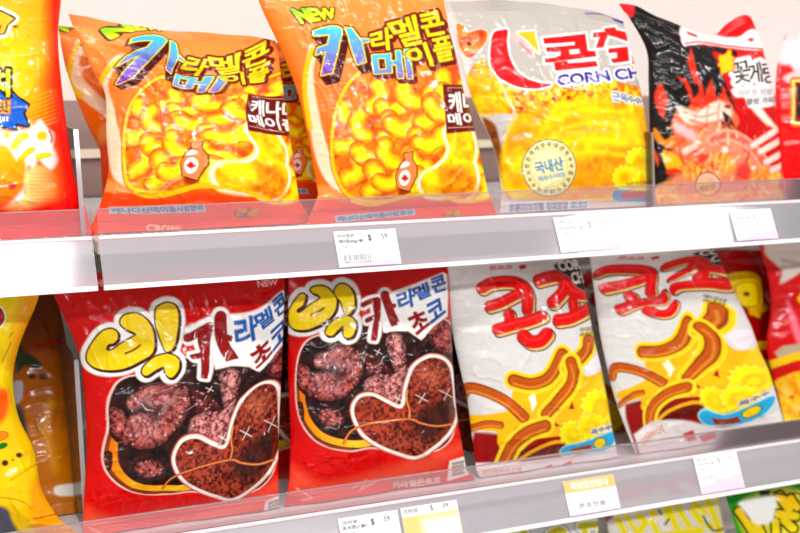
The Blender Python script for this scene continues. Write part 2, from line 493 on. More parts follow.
    a.paint([ka, kb, kc], bl, outline=[(1.2, (250, 226, 60)), (2.6, DK)])
    a.paint(me, grad((390, 52), (96, 206, 226), (396, 82), (150, 84, 190)), outline=[(.9, (250, 226, 60)), (1.6, DK)])
    for s in ys: a.paint(s, (255, 222, 20), outline=[(.8, (110, 24, 10))])
    # brown badge
    a.paint(poly([(443, 85), (455, 86), (480, 84), (482, 130), (447, 133)]), (112, 22, 16), outline=[(.8, (150, 50, 20))])
    a.paint(line([(447, 88), (476, 88)], .7), (230, 180, 150)); a.paint(line([(448, 128), (478, 127)], .7), (230, 180, 150))
    a.paint(text('캐나다', [(448, 93), (488, 91), (490, 111), (450, 113)], .5), (255, 250, 245))
    a.paint(text('메이플', [(447, 114), (490, 112), (492, 125), (449, 125)], .4), (255, 250, 245))
    return a

def art_choco(P, raw=None):
    R0 = (208, 8, 14)
    a = Art(P, grad((370, 262), (196, 8, 14), (370, 500), (216, 14, 12)))
    # printed glow swooshes low on the bag
    a.paint(poly([(291, 466), (300, 470), (330, 482), (400, 462), (462, 440), (464, 452), (410, 480), (330, 498), (292, 494)], 0, True), (246, 120, 92), soft=7, alpha=.55)
    # small-print
    a.paint(text('크라운제과', [(303, 268), (330, 266), (330, 271), (303, 273)], .2), (235, 200, 190))
    a.paint(text('NEW', [(418, 262), (438, 261), (438, 266), (418, 267)], .2), (235, 200, 190))
    # window
    win = poly([(312, 338), (300, 352), (296, 380), (298, 410), (306, 430), (322, 444), (348, 450), (372, 447), (400, 452), (440, 448), (455, 420), (454, 345), (440, 318), (380, 318), (340, 332)], 0, True)
    a.paint(win, speck((26, 10, 10), (66, 30, 26), 9, 2), outline=[(1.6, (250, 206, 196))])
    a.paint(line([(300, 372), (301, 398), (306, 418), (317, 433), (334, 441), (356, 444), (376, 441)], 7), grad((300, 400), (226, 130, 40), (350, 444), (255, 196, 74)), clip=poly(box(280, 360, 390, 470)))
    a.paint(line([(297, 388), (300, 412), (309, 430), (326, 445), (350, 449)], 2.4), (150, 60, 24))
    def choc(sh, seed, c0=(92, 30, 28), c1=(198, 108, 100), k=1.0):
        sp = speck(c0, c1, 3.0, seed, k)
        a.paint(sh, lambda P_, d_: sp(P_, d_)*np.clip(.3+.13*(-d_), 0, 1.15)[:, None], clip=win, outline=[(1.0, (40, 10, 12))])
        lo = np.min([h.lo for h in sh], 0); hi = np.max([h.hi for h in sh], 0); rs = random.Random(seed)
        for _ in range(int((hi[0]-lo[0])*(hi[1]-lo[1])/14)):
            c = (rs.uniform(lo[0], hi[0]), rs.uniform(lo[1], hi[1]))
            if sh[0].d(np.array([c]))[0] < -1.5:
                a.paint(disc(c, rs.uniform(.5, 1.2), n=6), rs.choice([(236, 186, 190), (60, 14, 18), (216, 140, 140), (50, 12, 16)]), alpha=.75)
    E_ = lambda p: cr(280, 340, p)
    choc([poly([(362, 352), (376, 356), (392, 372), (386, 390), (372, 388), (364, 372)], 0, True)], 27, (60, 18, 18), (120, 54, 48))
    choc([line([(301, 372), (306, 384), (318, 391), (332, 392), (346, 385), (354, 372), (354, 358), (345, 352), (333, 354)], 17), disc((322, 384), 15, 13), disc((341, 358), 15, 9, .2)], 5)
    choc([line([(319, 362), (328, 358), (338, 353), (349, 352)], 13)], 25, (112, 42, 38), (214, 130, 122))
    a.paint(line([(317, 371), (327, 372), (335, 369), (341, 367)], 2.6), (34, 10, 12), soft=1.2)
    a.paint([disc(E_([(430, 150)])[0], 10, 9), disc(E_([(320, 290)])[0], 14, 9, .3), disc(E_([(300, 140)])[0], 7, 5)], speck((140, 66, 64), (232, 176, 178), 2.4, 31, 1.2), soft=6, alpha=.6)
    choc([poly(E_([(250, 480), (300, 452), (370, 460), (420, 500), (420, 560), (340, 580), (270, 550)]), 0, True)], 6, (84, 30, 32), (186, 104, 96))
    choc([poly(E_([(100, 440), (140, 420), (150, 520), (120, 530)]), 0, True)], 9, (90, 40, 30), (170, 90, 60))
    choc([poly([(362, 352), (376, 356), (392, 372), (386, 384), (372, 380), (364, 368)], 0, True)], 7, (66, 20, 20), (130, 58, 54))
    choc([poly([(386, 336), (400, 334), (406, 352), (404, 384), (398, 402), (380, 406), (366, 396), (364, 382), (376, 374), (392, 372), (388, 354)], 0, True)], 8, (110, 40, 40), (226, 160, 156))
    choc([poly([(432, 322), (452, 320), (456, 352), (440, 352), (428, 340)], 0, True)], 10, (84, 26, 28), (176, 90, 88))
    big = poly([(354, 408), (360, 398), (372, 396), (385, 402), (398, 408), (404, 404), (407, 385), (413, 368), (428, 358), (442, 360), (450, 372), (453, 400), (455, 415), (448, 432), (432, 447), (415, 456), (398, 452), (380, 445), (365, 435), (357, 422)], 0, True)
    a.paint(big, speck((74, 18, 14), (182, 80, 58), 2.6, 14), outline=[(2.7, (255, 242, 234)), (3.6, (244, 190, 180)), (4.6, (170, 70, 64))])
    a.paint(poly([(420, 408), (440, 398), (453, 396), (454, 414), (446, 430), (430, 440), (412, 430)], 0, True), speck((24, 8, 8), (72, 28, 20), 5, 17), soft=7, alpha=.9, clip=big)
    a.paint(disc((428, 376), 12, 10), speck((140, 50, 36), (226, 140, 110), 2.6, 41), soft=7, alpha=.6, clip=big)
    # twisted cord
    for pts in ([(343, 443), (350, 432), (364, 425), (385, 421), (409, 419), (420, 423), (436, 426), (452, 424)], [(407, 390), (406, 400), (409, 410), (408, 419)]):
        a.paint(line(pts, 1.5), (238, 146, 90), outline=[(.6, (110, 40, 20))])
    # title: outlined white cloud
    C = lambda p: cr(280, 270, p)
    b1 = poly(C([(57, 300), (70, 250), (125, 172), (150, 160), (166, 172), (158, 215), (142, 240), (112, 262), (112, 284), (140, 280), (200, 232), (262, 190), (250, 165), (215, 150), (205, 128), (230, 112), (280, 108), (325, 130), (362, 180), (370, 222), (360, 272), (322, 320), (250, 366), (170, 396), (92, 392), (60, 352)]), 0, True)
    b2 = poly(C([(360, 140), (385, 102), (420, 95), (460, 118), (488, 175), (492, 240), (467, 288), (438, 288), (402, 215), (366, 170)]), 0, True)
    b3 = poly(C([(300, 405), (325, 362), (385, 322), (450, 308), (495, 335), (502, 390), (482, 438), (448, 452), (425, 432), (422, 388), (415, 372), (382, 402), (345, 436), (308, 430)]), 0, True)
    slot = line(C([(205, 298), (250, 276), (290, 252)]), 1.8)
    if raw is not None:      # the left bag of the pair: its film lies flatter over the first syllable
        b1 = poly([(104, 330.5), (111, 329), (116.5, 332.5), (117, 338.5), (113, 343), (107.5, 344.5), (106, 350), (112, 350), (122, 343), (135, 335.5), (134, 332.5), (126, 329), (120.5, 324), (121, 318.5), (127, 314.5), (137.5, 314), (147, 320.5), (152.5, 331), (154, 345), (151, 354), (140, 361), (125, 368), (110, 370), (96.5, 368), (88, 362), (87, 354), (91, 345), (98, 335)], 0, True)
        b2 = poly([(155.5, 310), (160, 305), (167.5, 303), (175, 306), (178, 316), (177, 331), (173.5, 346), (169, 351), (165, 350), (160, 338.5), (155.5, 323.5)], 0, True)
        b3 = poly([(142, 370), (146, 364), (155, 357), (165.5, 354), (174.5, 356), (178, 361), (178, 368.5), (173, 376), (168.5, 377), (165, 373), (164, 367), (162, 366.5), (155, 370), (147.5, 375), (143, 374.5)], 0, True)
        slot = line([(125, 353.5), (133, 350), (140, 345)], 1.8)
    k1 = [line(C([(552, 232), (600, 208), (648, 196)]), 4.2, True), poly(C([(612, 200), (668, 190), (668, 300), (650, 420), (636, 470), (604, 466), (618, 380), (628, 290)])), line(C([(580, 336), (610, 322), (640, 310)]), 4)]
    k2 = [disc(C([(698, 168)])[0], 4.2, 4.2), poly(C([(672, 180), (724, 170), (752, 250), (798, 355), (745, 376), (708, 280)])), poly(C([(725, 226), (772, 228), (768, 250), (735, 252)]))]
    white = (248, 244, 242)
    panel = poly(cr(370, 260, [(120, 222), (300, 160), (485, 86), (508, 98), (514, 200), (512, 372), (420, 440), (340, 530), (250, 470), (170, 470), (90, 480), (60, 300)]))
    a.paint(k1+k2, white, outline=[(3.2, white), (3.9, (225, 190, 180))])
    a.paint(panel, white, outline=[(.8, (240, 200, 190))])
    PW = a.P
    if raw is not None: a.P = raw
    a.paint([b1, b2, b3], white, outline=[(6.2, white), (7.2, (205, 190, 186))])
    ye = grad((310, 300), (255, 216, 20), (340, 330), (252, 206, 30))
    DK = (74, 14, 16)
    sh = lambda s, dx, dy: Shp(s.A+[dx, dy], s.B+[dx, dy], s.closed, s.r)
    a.paint([sh(s, 1.4, 1.3) for s in (b1, b2, b3)]+[b1, b2, b3], DK, outline=[(1.7, DK)])
    a.paint([b1, b2, b3], (255, 216, 24))
    a.paint(slot, DK)
    a.P = PW
    mr = (150, 20, 20)
    a.paint(k1+k2, mr, outline=[(.5, (110, 14, 14))])
    D = lambda p: cr(370, 260, p)
    bl = grad((400, 280), (40, 110, 186), (420, 310), (34, 94, 170))
    for c, q, g, col in [('라', [(172, 222), (282, 186), (300, 300), (200, 342)], .75, bl), ('멜', [(272, 190), (380, 146), (398, 236), (316, 272)], .7, bl),
                         ('콘', [(392, 132), (492, 92), (506, 196), (420, 222)], .7, bl), ('코', [(366, 306), (470, 250), (500, 348), (404, 424)], .8, bl),
                         ('초', [(232, 376), (362, 326), (392, 430), (310, 496)], 1.0, mr)]:
        a.paint(text(c, D(q), g), col)
    # sparkles
    for x, y, r in [(398, 399, 6), (421, 398, 7), (446, 394, 8), (378, 352, 4)]:
        for k in range(2):
            t = k*math.pi/2+.5; q = r*(1 if k % 2 == 0 else .8)
            a.paint(line([(x-q*math.cos(t), y-q*math.sin(t)), (x+q*math.cos(t), y+q*math.sin(t))], .7, False), (255, 236, 228), alpha=.85)
    # label box and paper coloured print strips at the bottom
    a.paint(poly([(449, 461), (465, 456), (469, 474), (447, 481)]), (236, 226, 220))
    for k in range(4):
        a.paint(text('영양성분', [(452, 463+k*3.6), (463, 460+k*3.6), (464, 462.4+k*3.6), (452, 465.6+k*3.6)], .2), (60, 50, 50))
    a.paint(text('카라멜콘초코', [(392, 482), (440, 476), (440, 483), (394, 489)], .4), (244, 208, 196), outline=[(.7, (150, 70, 50))])
    for p in ([(296, 488), (312, 498), (302, 500)], [(352, 488), (366, 480), (360, 490), (378, 480)]):
        a.paint(line(p, 1.5, False), (250, 170, 160))
    return a

def art_corncho(P):
    a = Art(P, (226, 223, 221))
    a.paint(text('콘초코', [(489, 266), (512, 265), (512, 269), (489, 270)], .2), (214, 60, 50))
    a.paint(poly([(518, 266), (525, 264), (526, 268), (520, 270)]), (190, 40, 40))
    # yellow field and dark red corner
    a.paint(poly([(470, 446), (474, 432), (500, 434), (560, 430), (604, 436), (618, 500), (470, 500)]), (150, 10, 8), soft=1.5)
    a.paint(poly([(512, 392), (530, 384), (555, 372), (572, 360), (586, 376), (602, 372), (606, 395), (606, 430), (560, 436), (530, 440), (505, 448), (497, 444), (496, 432), (478, 430), (466, 424), (464, 416), (490, 414), (512, 408)], 0, True), (250, 194, 40))
    a.paint(poly([(596, 378), (606, 366), (610, 372), (609, 396), (598, 400), (588, 396)], 0, True), (253, 214, 40), soft=2)
    for p in ([(552, 420), (560, 426), (552, 427)], [(571, 401), (574, 409), (568, 409)], [(586, 398), (590, 407), (585, 404)], [(513, 430), (517, 426), (516, 434)]):
        a.paint(poly(p), (168, 30, 10))
    a.paint(poly([(528, 397), (534, 393), (536, 404), (531, 412)]), (255, 246, 220)); a.paint(poly([(513, 411), (522, 406), (519, 414)]), (255, 246, 226))
    a.paint(poly([(584, 366), (602, 352), (606, 358), (594, 374)], 0, True), (240, 234, 240))
    # sticks
    def stick(p, w, glow=True):
        o = [(3.4, (252, 216, 36)), (4.4, (255, 232, 110))] if glow else []
        a.paint(line(p, w), ramp(w/2, [(0, (160, 66, 16)), (.25, (196, 98, 34)), (.6, (200, 104, 46)), (1, (190, 90, 32))], (6, .4)), outline=[(.8, (140, 60, 14))]+o)
        q = np.asarray(p, float)+[0, w*.34]
        a.paint(line(q, 1.6), (240, 168, 80), soft=1.2, alpha=.8)
    stick([(462, 396), (468, 388), (484, 391), (505, 401), (523, 417)], 10, False)
    stick([(466, 430), (486, 424), (500, 425)], 6, False)
    stick([(513, 380), (530, 384), (546, 379), (556, 367), (562, 354)], 10.5)
    stick([(588, 340), (586, 350), (578, 360), (568, 368)], 10)
    stick([(571, 362), (573, 374), (568, 388), (556, 402), (546, 414)], 10)
    stick([(545, 426), (528, 432), (512, 446), (503, 466)], 11)
    a.paint(poly([(520, 452), (535, 446), (560, 442), (570, 446), (550, 456), (525, 462)], 0, True), (110, 26, 10))
    a.paint(line([(512, 466), (530, 452), (555, 442), (575, 444)], 3.4), (246, 180, 60))
    # flowers and the blue ribbon
    def flower(cx, cy, r, n=15, sd=1):
        pts = []
        for k in range(2*n):
            t = math.pi*k/n; rr = r*(1 if k % 2 == 0 else .8)
            pts.append((cx+rr*math.cos(t+sd), cy+rr*math.sin(t+sd)*.92))
        a.paint(poly(pts), (255, 234, 0), outline=[(.9, (250, 246, 130)), (1.6, (232, 170, 20))])
        a.paint(disc((cx, cy+r*.1), r*.45), (250, 190, 0), soft=3)
        a.paint(disc((cx, cy+r*.1), r*.28), (255, 226, 20), soft=2)
    flower(600, 406, 20, 15, .2); flower(573, 433, 14, 13, .6); flower(591, 426, 15, 13, .1)
    rib = poly([(560, 452), (566, 446), (580, 443), (600, 436), (614, 432), (612, 444), (600, 452), (580, 452), (566, 456)], 0, True)
    a.paint(rib, (70, 176, 222), outline=[(1.4, (176, 226, 232))])
    a.paint(poly([(570, 449), (590, 444), (592, 450), (572, 454)]), (150, 54, 30))
    a.paint(disc((599, 443), 6, 4.4, -.3), (250, 214, 40), outline=[(1, (24, 120, 70))])
    a.paint(text('옥수수', [(590, 430), (611, 424), (611, 429), (591, 435)], .35), (112, 92, 110), outline=[(1.0, (240, 236, 232))])
    # bottom seal print
    a.paint(poly([(474, 463), (520, 462), (570, 456), (618, 450), (630, 520), (474, 520)]), (238, 232, 232), soft=1)
    a.paint(text('초코옥수수스낵', [(482, 470), (520, 466), (520, 472), (482, 476)], .2), (214, 140, 100))
    a.paint([poly([(540, 470), (552, 464), (552, 472), (542, 476)]), poly([(556, 468), (572, 460), (572, 466), (558, 473)])], (214, 40, 40))
    # title
    def t_(p, w): return line(p, w*1.14)
    kon = [t_([(482, 287.5), (489, 283.5), (503, 281.5), (515, 282.5), (523, 287), (527, 296), (527.5, 309)], 9.4), t_([(489, 306), (501, 302), (517, 294)], 8.4),
           t_([(508.5, 314), (509.5, 320)], 9), t_([(497, 329), (512, 325), (528, 321), (541, 316)], 9), t_([(523, 336), (530, 341.5), (540, 340.5), (546, 334)], 10.5)]
    cho = [t_([(538, 280), (546, 277.5), (556, 276), (563, 279)], 9.6), t_([(564, 281), (562, 291), (552, 302)], 9.6), t_([(566, 284), (573, 292.5), (584, 294)], 9.6),
           t_([(572, 303), (573, 309)], 8), t_([(557, 320), (570, 317.5), (587, 309)], 9.6)]
    for g in (kon, cho):
        up = lambda s, k: Shp(s.A+[k*.8, k], s.B+[k*.8, k], s.closed, s.r)
        a.paint([up(s, 1.2) for s in g]+[up(s, 2.5) for s in g], (250, 206, 140), outline=[(1.5, (92, 14, 10))])
        a.paint(g, (226, 4, 12), outline=[(.7, (130, 6, 8))])
        for s in g:
            a.paint(Shp(s.A-[.8, 1.6], s.B-[.8, 1.6], False, .6), (250, 110, 106), soft=1.0, alpha=.6)
    # black tag upper right
    a.paint(poly([(556, 264), (582, 259), (590, 288), (578, 288), (568, 276), (558, 270)], 0, True), (36, 26, 26), outline=[(1.0, (150, 140, 136))])
    a.paint(text('CORN', [(557, 262), (584, 258), (587, 268), (560, 271)], .5), (236, 228, 220))
    a.paint(text('CHO', [(570, 273), (588, 270), (590, 281), (573, 284)], .45), (236, 228, 220))
    for k in range(2):
        a.paint(text('국내산', [(579, 328+k*5), (592, 326+k*5), (592, 330+k*5), (579, 332+k*5)], .2), (80, 66, 66))
    return a

def art_cornchip(P):
    a = Art(P, (196, 188, 181))
    a.paint(poly([(446, 2), (470, 60), (500, 140), (490, 150), (440, 60), (430, 0)]), (236, 228, 224), soft=4)
    # heart of orange prawn print by the top left fold
    a.paint(poly([(456, 25), (462, 26), (467, 33), (474, 31), (483, 30), (487, 34), (484, 44), (476, 54), (469, 58), (462, 52), (458, 42)], 0, True), speck((236, 70, 16), (252, 148, 40), 8, 4), outline=[(1.0, (250, 214, 196))])
    a.paint(disc((469, 44), 2.6, 2, .4), (90, 50, 46))
    # kernels
    ker = poly([(484, 60), (492, 66), (505, 78), (530, 86), (556, 84), (575, 76), (650, 92), (654, 130), (560, 130), (520, 118), (500, 112), (478, 112), (468, 84), (470, 70)], 0, True)
    a.paint(ker, speck((226, 120, 10), (255, 214, 24), 4.5, 9, 1.5))
    rnd = random.Random(3)
    for k in range(150):
        x, y = rnd.uniform(466, 650), rnd.uniform(58, 128)
        a.paint(disc((x, y), rnd.uniform(1.6, 3.2), rnd.uniform(1.2, 2.2), rnd.uniform(0, 3)), rnd.choice([(164, 48, 8), (186, 62, 10), (255, 206, 30), (255, 226, 60), (250, 176, 20), (222, 110, 14), (255, 214, 30)]), clip=ker, soft=.9)
    a.paint(poly([(484, 60), (500, 66), (512, 96), (505, 116), (478, 116), (466, 90), (472, 70)], 0, True), speck((244, 180, 20), (255, 226, 20), 6, 19), soft=3, alpha=.7)
    a.paint(line([(490, 60), (502, 88), (516, 116)], 2.2), (246, 226, 200), soft=1)
    # grey flap
    a.paint(poly([(482, 118), (500, 114), (518, 114), (500, 136), (494, 134)]), (206, 200, 198)); a.paint(poly([(518, 114), (514, 150), (502, 138)]), (244, 240, 226))
    a.paint(poly([(482, 119), (494, 124), (499, 138), (512, 190), (506, 195), (494, 150)], 0, True), speck((110, 60, 30), (176, 104, 40), 9, 5), soft=1.5)  # dark brown sliver beside the flap: shade painted into the print colour
    # big golden chip
    chip = poly([(516, 116), (540, 108), (580, 100), (620, 100), (655, 104), (662, 150), (660, 190), (600, 200), (540, 200), (508, 196), (500, 170), (504, 140)], 0, True)
    a.paint(chip, speck((240, 166, 0), (255, 226, 8), 14, 3), soft=3)
    for x, y, rx, ry, c in [(560, 180, 46, 16, (250, 176, 10)), (598, 165, 22, 14, (246, 140, 16)), (618, 182, 24, 16, (250, 170, 16)), (590, 190, 40, 10, (244, 150, 20)), (650, 130, 6, 30, (244, 160, 20)), (585, 118, 14, 4, (250, 196, 10)), (606, 136, 12, 5, (252, 206, 10))]:
        a.paint(disc((x, y), rx, ry), speck(c, (252, 196, 16), 7, int(x)), soft=8, alpha=.95, clip=chip)
    for y in (112, 126, 142, 155):
        a.paint(line([(560, y+3), (590, y-3), (622, y+1)], 2.4), (255, 246, 90), soft=2.5, alpha=.7)
    # red C and the gold wedge
    cc = poly([(494, 32), (500, 30.5), (507, 30.5), (506, 42), (508, 55), (513.5, 68), (523, 77.5), (534, 82), (544, 84), (550, 84), (548, 86.5), (536, 89), (524, 88.5), (513, 86), (500, 79), (493, 70.5), (490, 61), (490, 48), (491, 38)], 0, True)
    a.paint(cc, (226, 30, 42), outline=[(1.9, (252, 248, 246))])
    a.paint(poly(cr(440, 0, [(510, 215), (625, 210), (652, 362), (560, 265)])), (244, 196, 70), outline=[(1.3, (252, 246, 240))])
    a.paint(line(cr(440, 0, [(480, 240), (560, 310), (610, 370)]), 4), (240, 196, 196), soft=2.5, alpha=.8)
    a.paint(line(cr(440, 0, [(520, 290), (600, 360)]), 1.2), (206, 90, 100), soft=1)
    # title
    H = lambda p: cr(540, 0, p)
    red = [poly(H([(10, 258), (300, 226), (316, 338), (366, 340), (374, 378), (30, 424), (22, 392), (86, 386), (128, 372), (128, 350), (36, 350), (26, 322), (226, 300), (228, 282), (16, 300)])),
           poly(H([(84, 416), (180, 408), (176, 424), (370, 408), (376, 446), (96, 476)])),
           poly(H([(346, 222), (420, 214), (420, 192), (500, 180), (504, 200), (576, 214), (580, 280), (545, 270), (490, 250), (440, 240), (420, 320), (366, 324), (388, 250), (348, 254)])),
           poly(H([(450, 326), (580, 312), (590, 410), (480, 424), (468, 392), (510, 386), (508, 352), (452, 358)]))]
    a.paint(red, (226, 24, 36), outline=[(2.0, (253, 250, 248))])
    a.paint(poly(H([(190, 335), (255, 328), (262, 356), (196, 364)])), (250, 244, 240))
    a.paint([poly(H([(604, 200), (690, 190), (700, 420), (610, 430)]))], (226, 24, 36), outline=[(1.6, (253, 250, 248))])
    pu = (52, 36, 150)
    a.paint(text('CORN CHIP', [(556, 76), (652, 66), (656, 76), (557, 86)], .7), pu, outline=[(1.9, (248, 244, 246))])
    a.paint(line(cr(540, 0, [(300, 92), (420, 100), (500, 130), (545, 150)]), 1.3), (100, 90, 160)); a.paint(line(cr(540, 0, [(490, 130), (545, 152)]), 3), (70, 56, 150))
    a.paint(text('군옥수수맛', [(611, 92), (648, 100), (648, 106), (612, 101)], .35), (96, 104, 150), outline=[(1.2, (240, 240, 232))])
    # round badge
    a.paint(disc((548.5, 168), 26.5, 28), (250, 238, 180), outline=[(.9, (44, 96, 128))])
    a.paint(disc((548.5, 168), 18.2, 19.4), (252, 240, 190), outline=[(.6, (206, 190, 120))])
    for k, ch in enumerate('국내산옥수수로만든국내산옥수수로만든국내산'):
        t = -math.pi/2+k*2*math.pi/21; cx, cy = 548.5+22.4*math.cos(t), 168+23.6*math.sin(t)
        e1 = np.array([-math.sin(t), math.cos(t)])*1.9; e2 = np.array([math.cos(t), math.sin(t)])*2.1; c0 = np.array([cx, cy])
        a.paint(text(ch, [c0-e1+e2, c0+e1+e2, c0+e1-e2, c0-e1-e2], .2), (66, 66, 60))
    a.paint(text('국내산', [(533, 163), (561, 157), (563, 170), (536, 174)], .4), (64, 142, 186))
    a.paint(text('옥수수100%', [(537, 177), (564, 172), (565, 177), (539, 182)], .25), (110, 164, 200))
    # flower with ribbon at the lower right
    for cx, cy, r in [(638, 162, 15), (624, 178, 13), (642, 182, 12)]:
        pts = [(cx+r*(1 if k % 2 == 0 else .82)*math.cos(math.pi*k/13), cy+r*(1 if k % 2 == 0 else .82)*math.sin(math.pi*k/13)) for k in range(26)]
        a.paint(poly(pts), (255, 238, 0), outline=[(.8, (255, 246, 130)), (1.5, (228, 150, 10))]); a.paint(disc((cx, cy), r*.4), (248, 186, 0), soft=3)
    a.paint(poly([(612, 194), (618, 190), (650, 194), (662, 192), (660, 200), (636, 202), (616, 201)], 0, True), (60, 146, 190), outline=[(.8, (190, 226, 190))])
    a.paint(poly([(622, 193), (644, 191), (646, 196), (624, 199)], 0, True), (196, 60, 44))
    a.paint(text('맛있는', [(625, 183), (648, 180), (648, 186), (626, 188)], .2), (150, 120, 30))
    # bottom strip
    a.paint(poly([(490, 200), (560, 202), (660, 203), (680, 260), (480, 260)]), (224, 216, 214), soft=1.5)
    a.paint(poly([(506, 203), (588, 200), (590, 210), (508, 213)]), (216, 226, 236))
    for k in range(2):
        a.paint(text('유탕처리제품 원재료명 국내산', [(509, 204+k*4), (587, 201+k*4), (587, 204+k*4), (509, 208+k*4)], .2), (76, 92, 120))
    for c in [(616, 212, 3), (636, 211, 7), (648, 209, 5)]:
        a.paint(disc(c[:2], c[2], 3), (196, 64, 90), soft=1.5)
    return a

def art_crab(P):
    a = Art(P, (206, 30, 22))
    blk = (30, 22, 20)
    a.paint(poly([(600, -10), (690, 10), (684, 46), (712, 50), (700, 60), (722, 78), (732, 100), (740, 135), (700, 150), (690, 220), (640, 260), (620, 150)]), blk, soft=1)
    a.paint(poly([(618, 0), (632, 0), (634, 14), (628, 20), (612, 18)]), (226, 24, 16))
    # upper red corner and the white ribbon
    a.paint(poly([(712, 36), (726, 26), (740, 14), (762, 12), (768, 60), (716, 52)]), (232, 34, 20))
    a.paint(poly([(682, 26), (705, 34), (735, 38), (750, 30), (762, 34), (762, 50), (730, 48), (702, 44), (682, 46)], 0, True), (246, 238, 238), outline=[(.6, (226, 150, 140))])
    a.paint(line([(684, 44), (700, 42), (725, 46), (764, 50)], 1.6), (196, 30, 40))
    a.paint(line([(688, 33), (696, 36)], 3), (206, 60, 80)); a.paint(disc((750, 40), 3, 2), (214, 70, 100))
    a.paint(poly([(684, 48), (704, 46), (735, 51), (732, 58), (712, 52), (722, 76), (700, 70)], 0, True), (34, 28, 30))
    # flames
    fl = [[(660, 84), (664, 92), (667, 100), (664, 112), (663, 119), (657, 110), (654, 98), (656, 88)],
          [(676, 76), (684, 80), (690, 90), (692, 98), (694, 88), (690, 76), (686, 62), (690, 48), (693, 62), (697, 76), (702, 88), (703, 97), (706, 90), (710, 80), (714, 92), (715, 99), (720, 95), (722, 86), (728, 100), (732, 112), (732, 124), (700, 132), (678, 126), (686, 112), (690, 104), (687, 92), (682, 84)],
          [(672, 120), (684, 104), (700, 108), (722, 100), (734, 112), (736, 130), (700, 180), (672, 160), (674, 142)],
          [(654, 128), (664, 140), (672, 136), (676, 148), (668, 148), (660, 144), (654, 138)], [(664, 150), (678, 158), (682, 172), (668, 172), (662, 160)],
          [(652, 148), (657, 156), (657, 166), (654, 160)]]
    for k, p in enumerate(fl):
        a.paint(poly(p, 0, k != 1), [(236, 70, 40), (232, 66, 44), (240, 120, 84), (250, 150, 60), (254, 190, 40), (236, 96, 50)][k], soft=1.2)
    a.paint([poly([(680, 92), (686, 96), (690, 104), (684, 112), (678, 104)], 0, True), poly([(692, 88), (696, 84), (698, 92), (693, 98)], 0, True)], blk, soft=1)
    # prawn and pale body highlights printed in the middle
    a.paint(poly([(678, 106), (696, 112), (716, 102), (730, 110), (728, 118), (700, 124), (684, 122)], 0, True), (255, 222, 206), soft=2)
    a.paint(disc((726, 107), 3, 1.8, .2), (110, 40, 36), soft=1)
    for p, w_, c in [([(684, 112), (700, 117), (716, 113)], 2, (240, 150, 130)), ([(690, 120), (706, 124), (722, 120)], 2, (236, 130, 110)), ([(698, 108), (694, 122)], 1.6, (244, 160, 140)), ([(708, 106), (706, 124)], 1.6, (244, 160, 140)), ([(718, 104), (718, 120)], 1.6, (240, 150, 126))]:
        a.paint(line(p, w_), c, soft=1)
    a.paint([poly([(722, 112), (730, 118), (736, 132), (728, 130)], 0, True), poly([(720, 122), (726, 124), (727, 136), (722, 134)], 0, True)], (60, 26, 22), soft=1)
    a.paint(poly([(726, 128), (734, 134), (744, 138), (736, 142), (722, 136)], 0, True), (252, 176, 60), soft=1.2)
    a.paint(poly([(672, 120), (684, 126), (704, 138), (722, 152), (706, 150), (690, 140), (676, 132)], 0, True), (248, 190, 190), soft=2)
    a.paint(poly([(700, 128), (730, 130), (745, 150), (760, 160), (770, 200), (660, 220), (668, 180), (690, 166)], 0, True), (244, 150, 120), soft=4)
    a.paint(line([(712, 140), (726, 135), (742, 140), (756, 152), (764, 164)], 7), (238, 110, 92), soft=2, outline=[(2, (250, 190, 170))])
    for p, c in [([(668, 172), (682, 170)], (220, 60, 40)), ([(690, 150), (704, 158)], (226, 84, 60)), ([(684, 152), (694, 146)], (255, 220, 200)), ([(724, 150), (722, 160)], (255, 236, 226)), ([(700, 160), (712, 156)], (226, 76, 54))]:
        a.paint(line(p, 6), c, soft=1.6)
    a.paint(disc((745, 172), 11, 9), (234, 84, 76), soft=2.5); a.paint(disc((753, 168), 3, 2.4), (255, 230, 230), soft=1)
    # noodle-like crackers
    rnd = random.Random(6)
    for cx, cy, rx, ry in [(720, 163, 14, 11), (694, 172, 12, 9), (668, 196, 16, 14), (700, 204, 20, 10), (765, 178, 16, 12), (772, 200, 14, 14), (735, 204, 20, 12), (752, 188, 12, 8)]:
        sh = disc((cx, cy), rx, ry)
        a.paint(sh, speck((246, 150, 84), (255, 204, 110), 4, int(cx)), soft=2)
        for k in range(9):
            x, y = cx+rnd.uniform(-rx, rx)*.7, cy+rnd.uniform(-ry, ry)*.7; t = rnd.uniform(-.6, .6)
            a.paint(line([(x-3*math.sin(t), y-3), (x+3*math.sin(t), y+3)], 1.1, False), rnd.choice([(222, 110, 60), (255, 222, 150), (206, 90, 50)]), soft=.8)
    rs = random.Random(12)
    for _ in range(70):
        x, y = rs.uniform(668, 772), rs.uniform(122, 206); t = rs.uniform(0, 3.1); L = rs.uniform(2, 6)
        a.paint(line([(x-L*math.cos(t), y-L*math.sin(t)), (x, y+1), (x+L*math.cos(t), y+L*math.sin(t))], rs.uniform(1, 2.6)), rs.choice([(255, 226, 200), (226, 84, 60), (250, 170, 70), (255, 200, 110), (206, 60, 44), (246, 150, 130)]), soft=1, alpha=.75)
    # white leek sticks on the right
    for p in [[(752, 146), (776, 130)], [(760, 152), (780, 140)], [(766, 162), (780, 154)], [(772, 170), (784, 164)]]:
        a.paint(line(p, 5, False), (255, 226, 216), soft=1.4, outline=[(.8, (240, 150, 140))])
    # brush lettering
    w = (250, 238, 236)
    nm = [text('꽃', [(731, 64), (748, 60), (751, 82), (733, 84)], .4), text('게', [(747, 64), (759, 62), (762, 82), (750, 84)], .4), text('랑', [(761, 63), (776, 62), (777, 82), (763, 84)], .4)]
    a.paint(nm, (30, 20, 22), outline=[(3.6, w), (4.4, (240, 150, 150))])
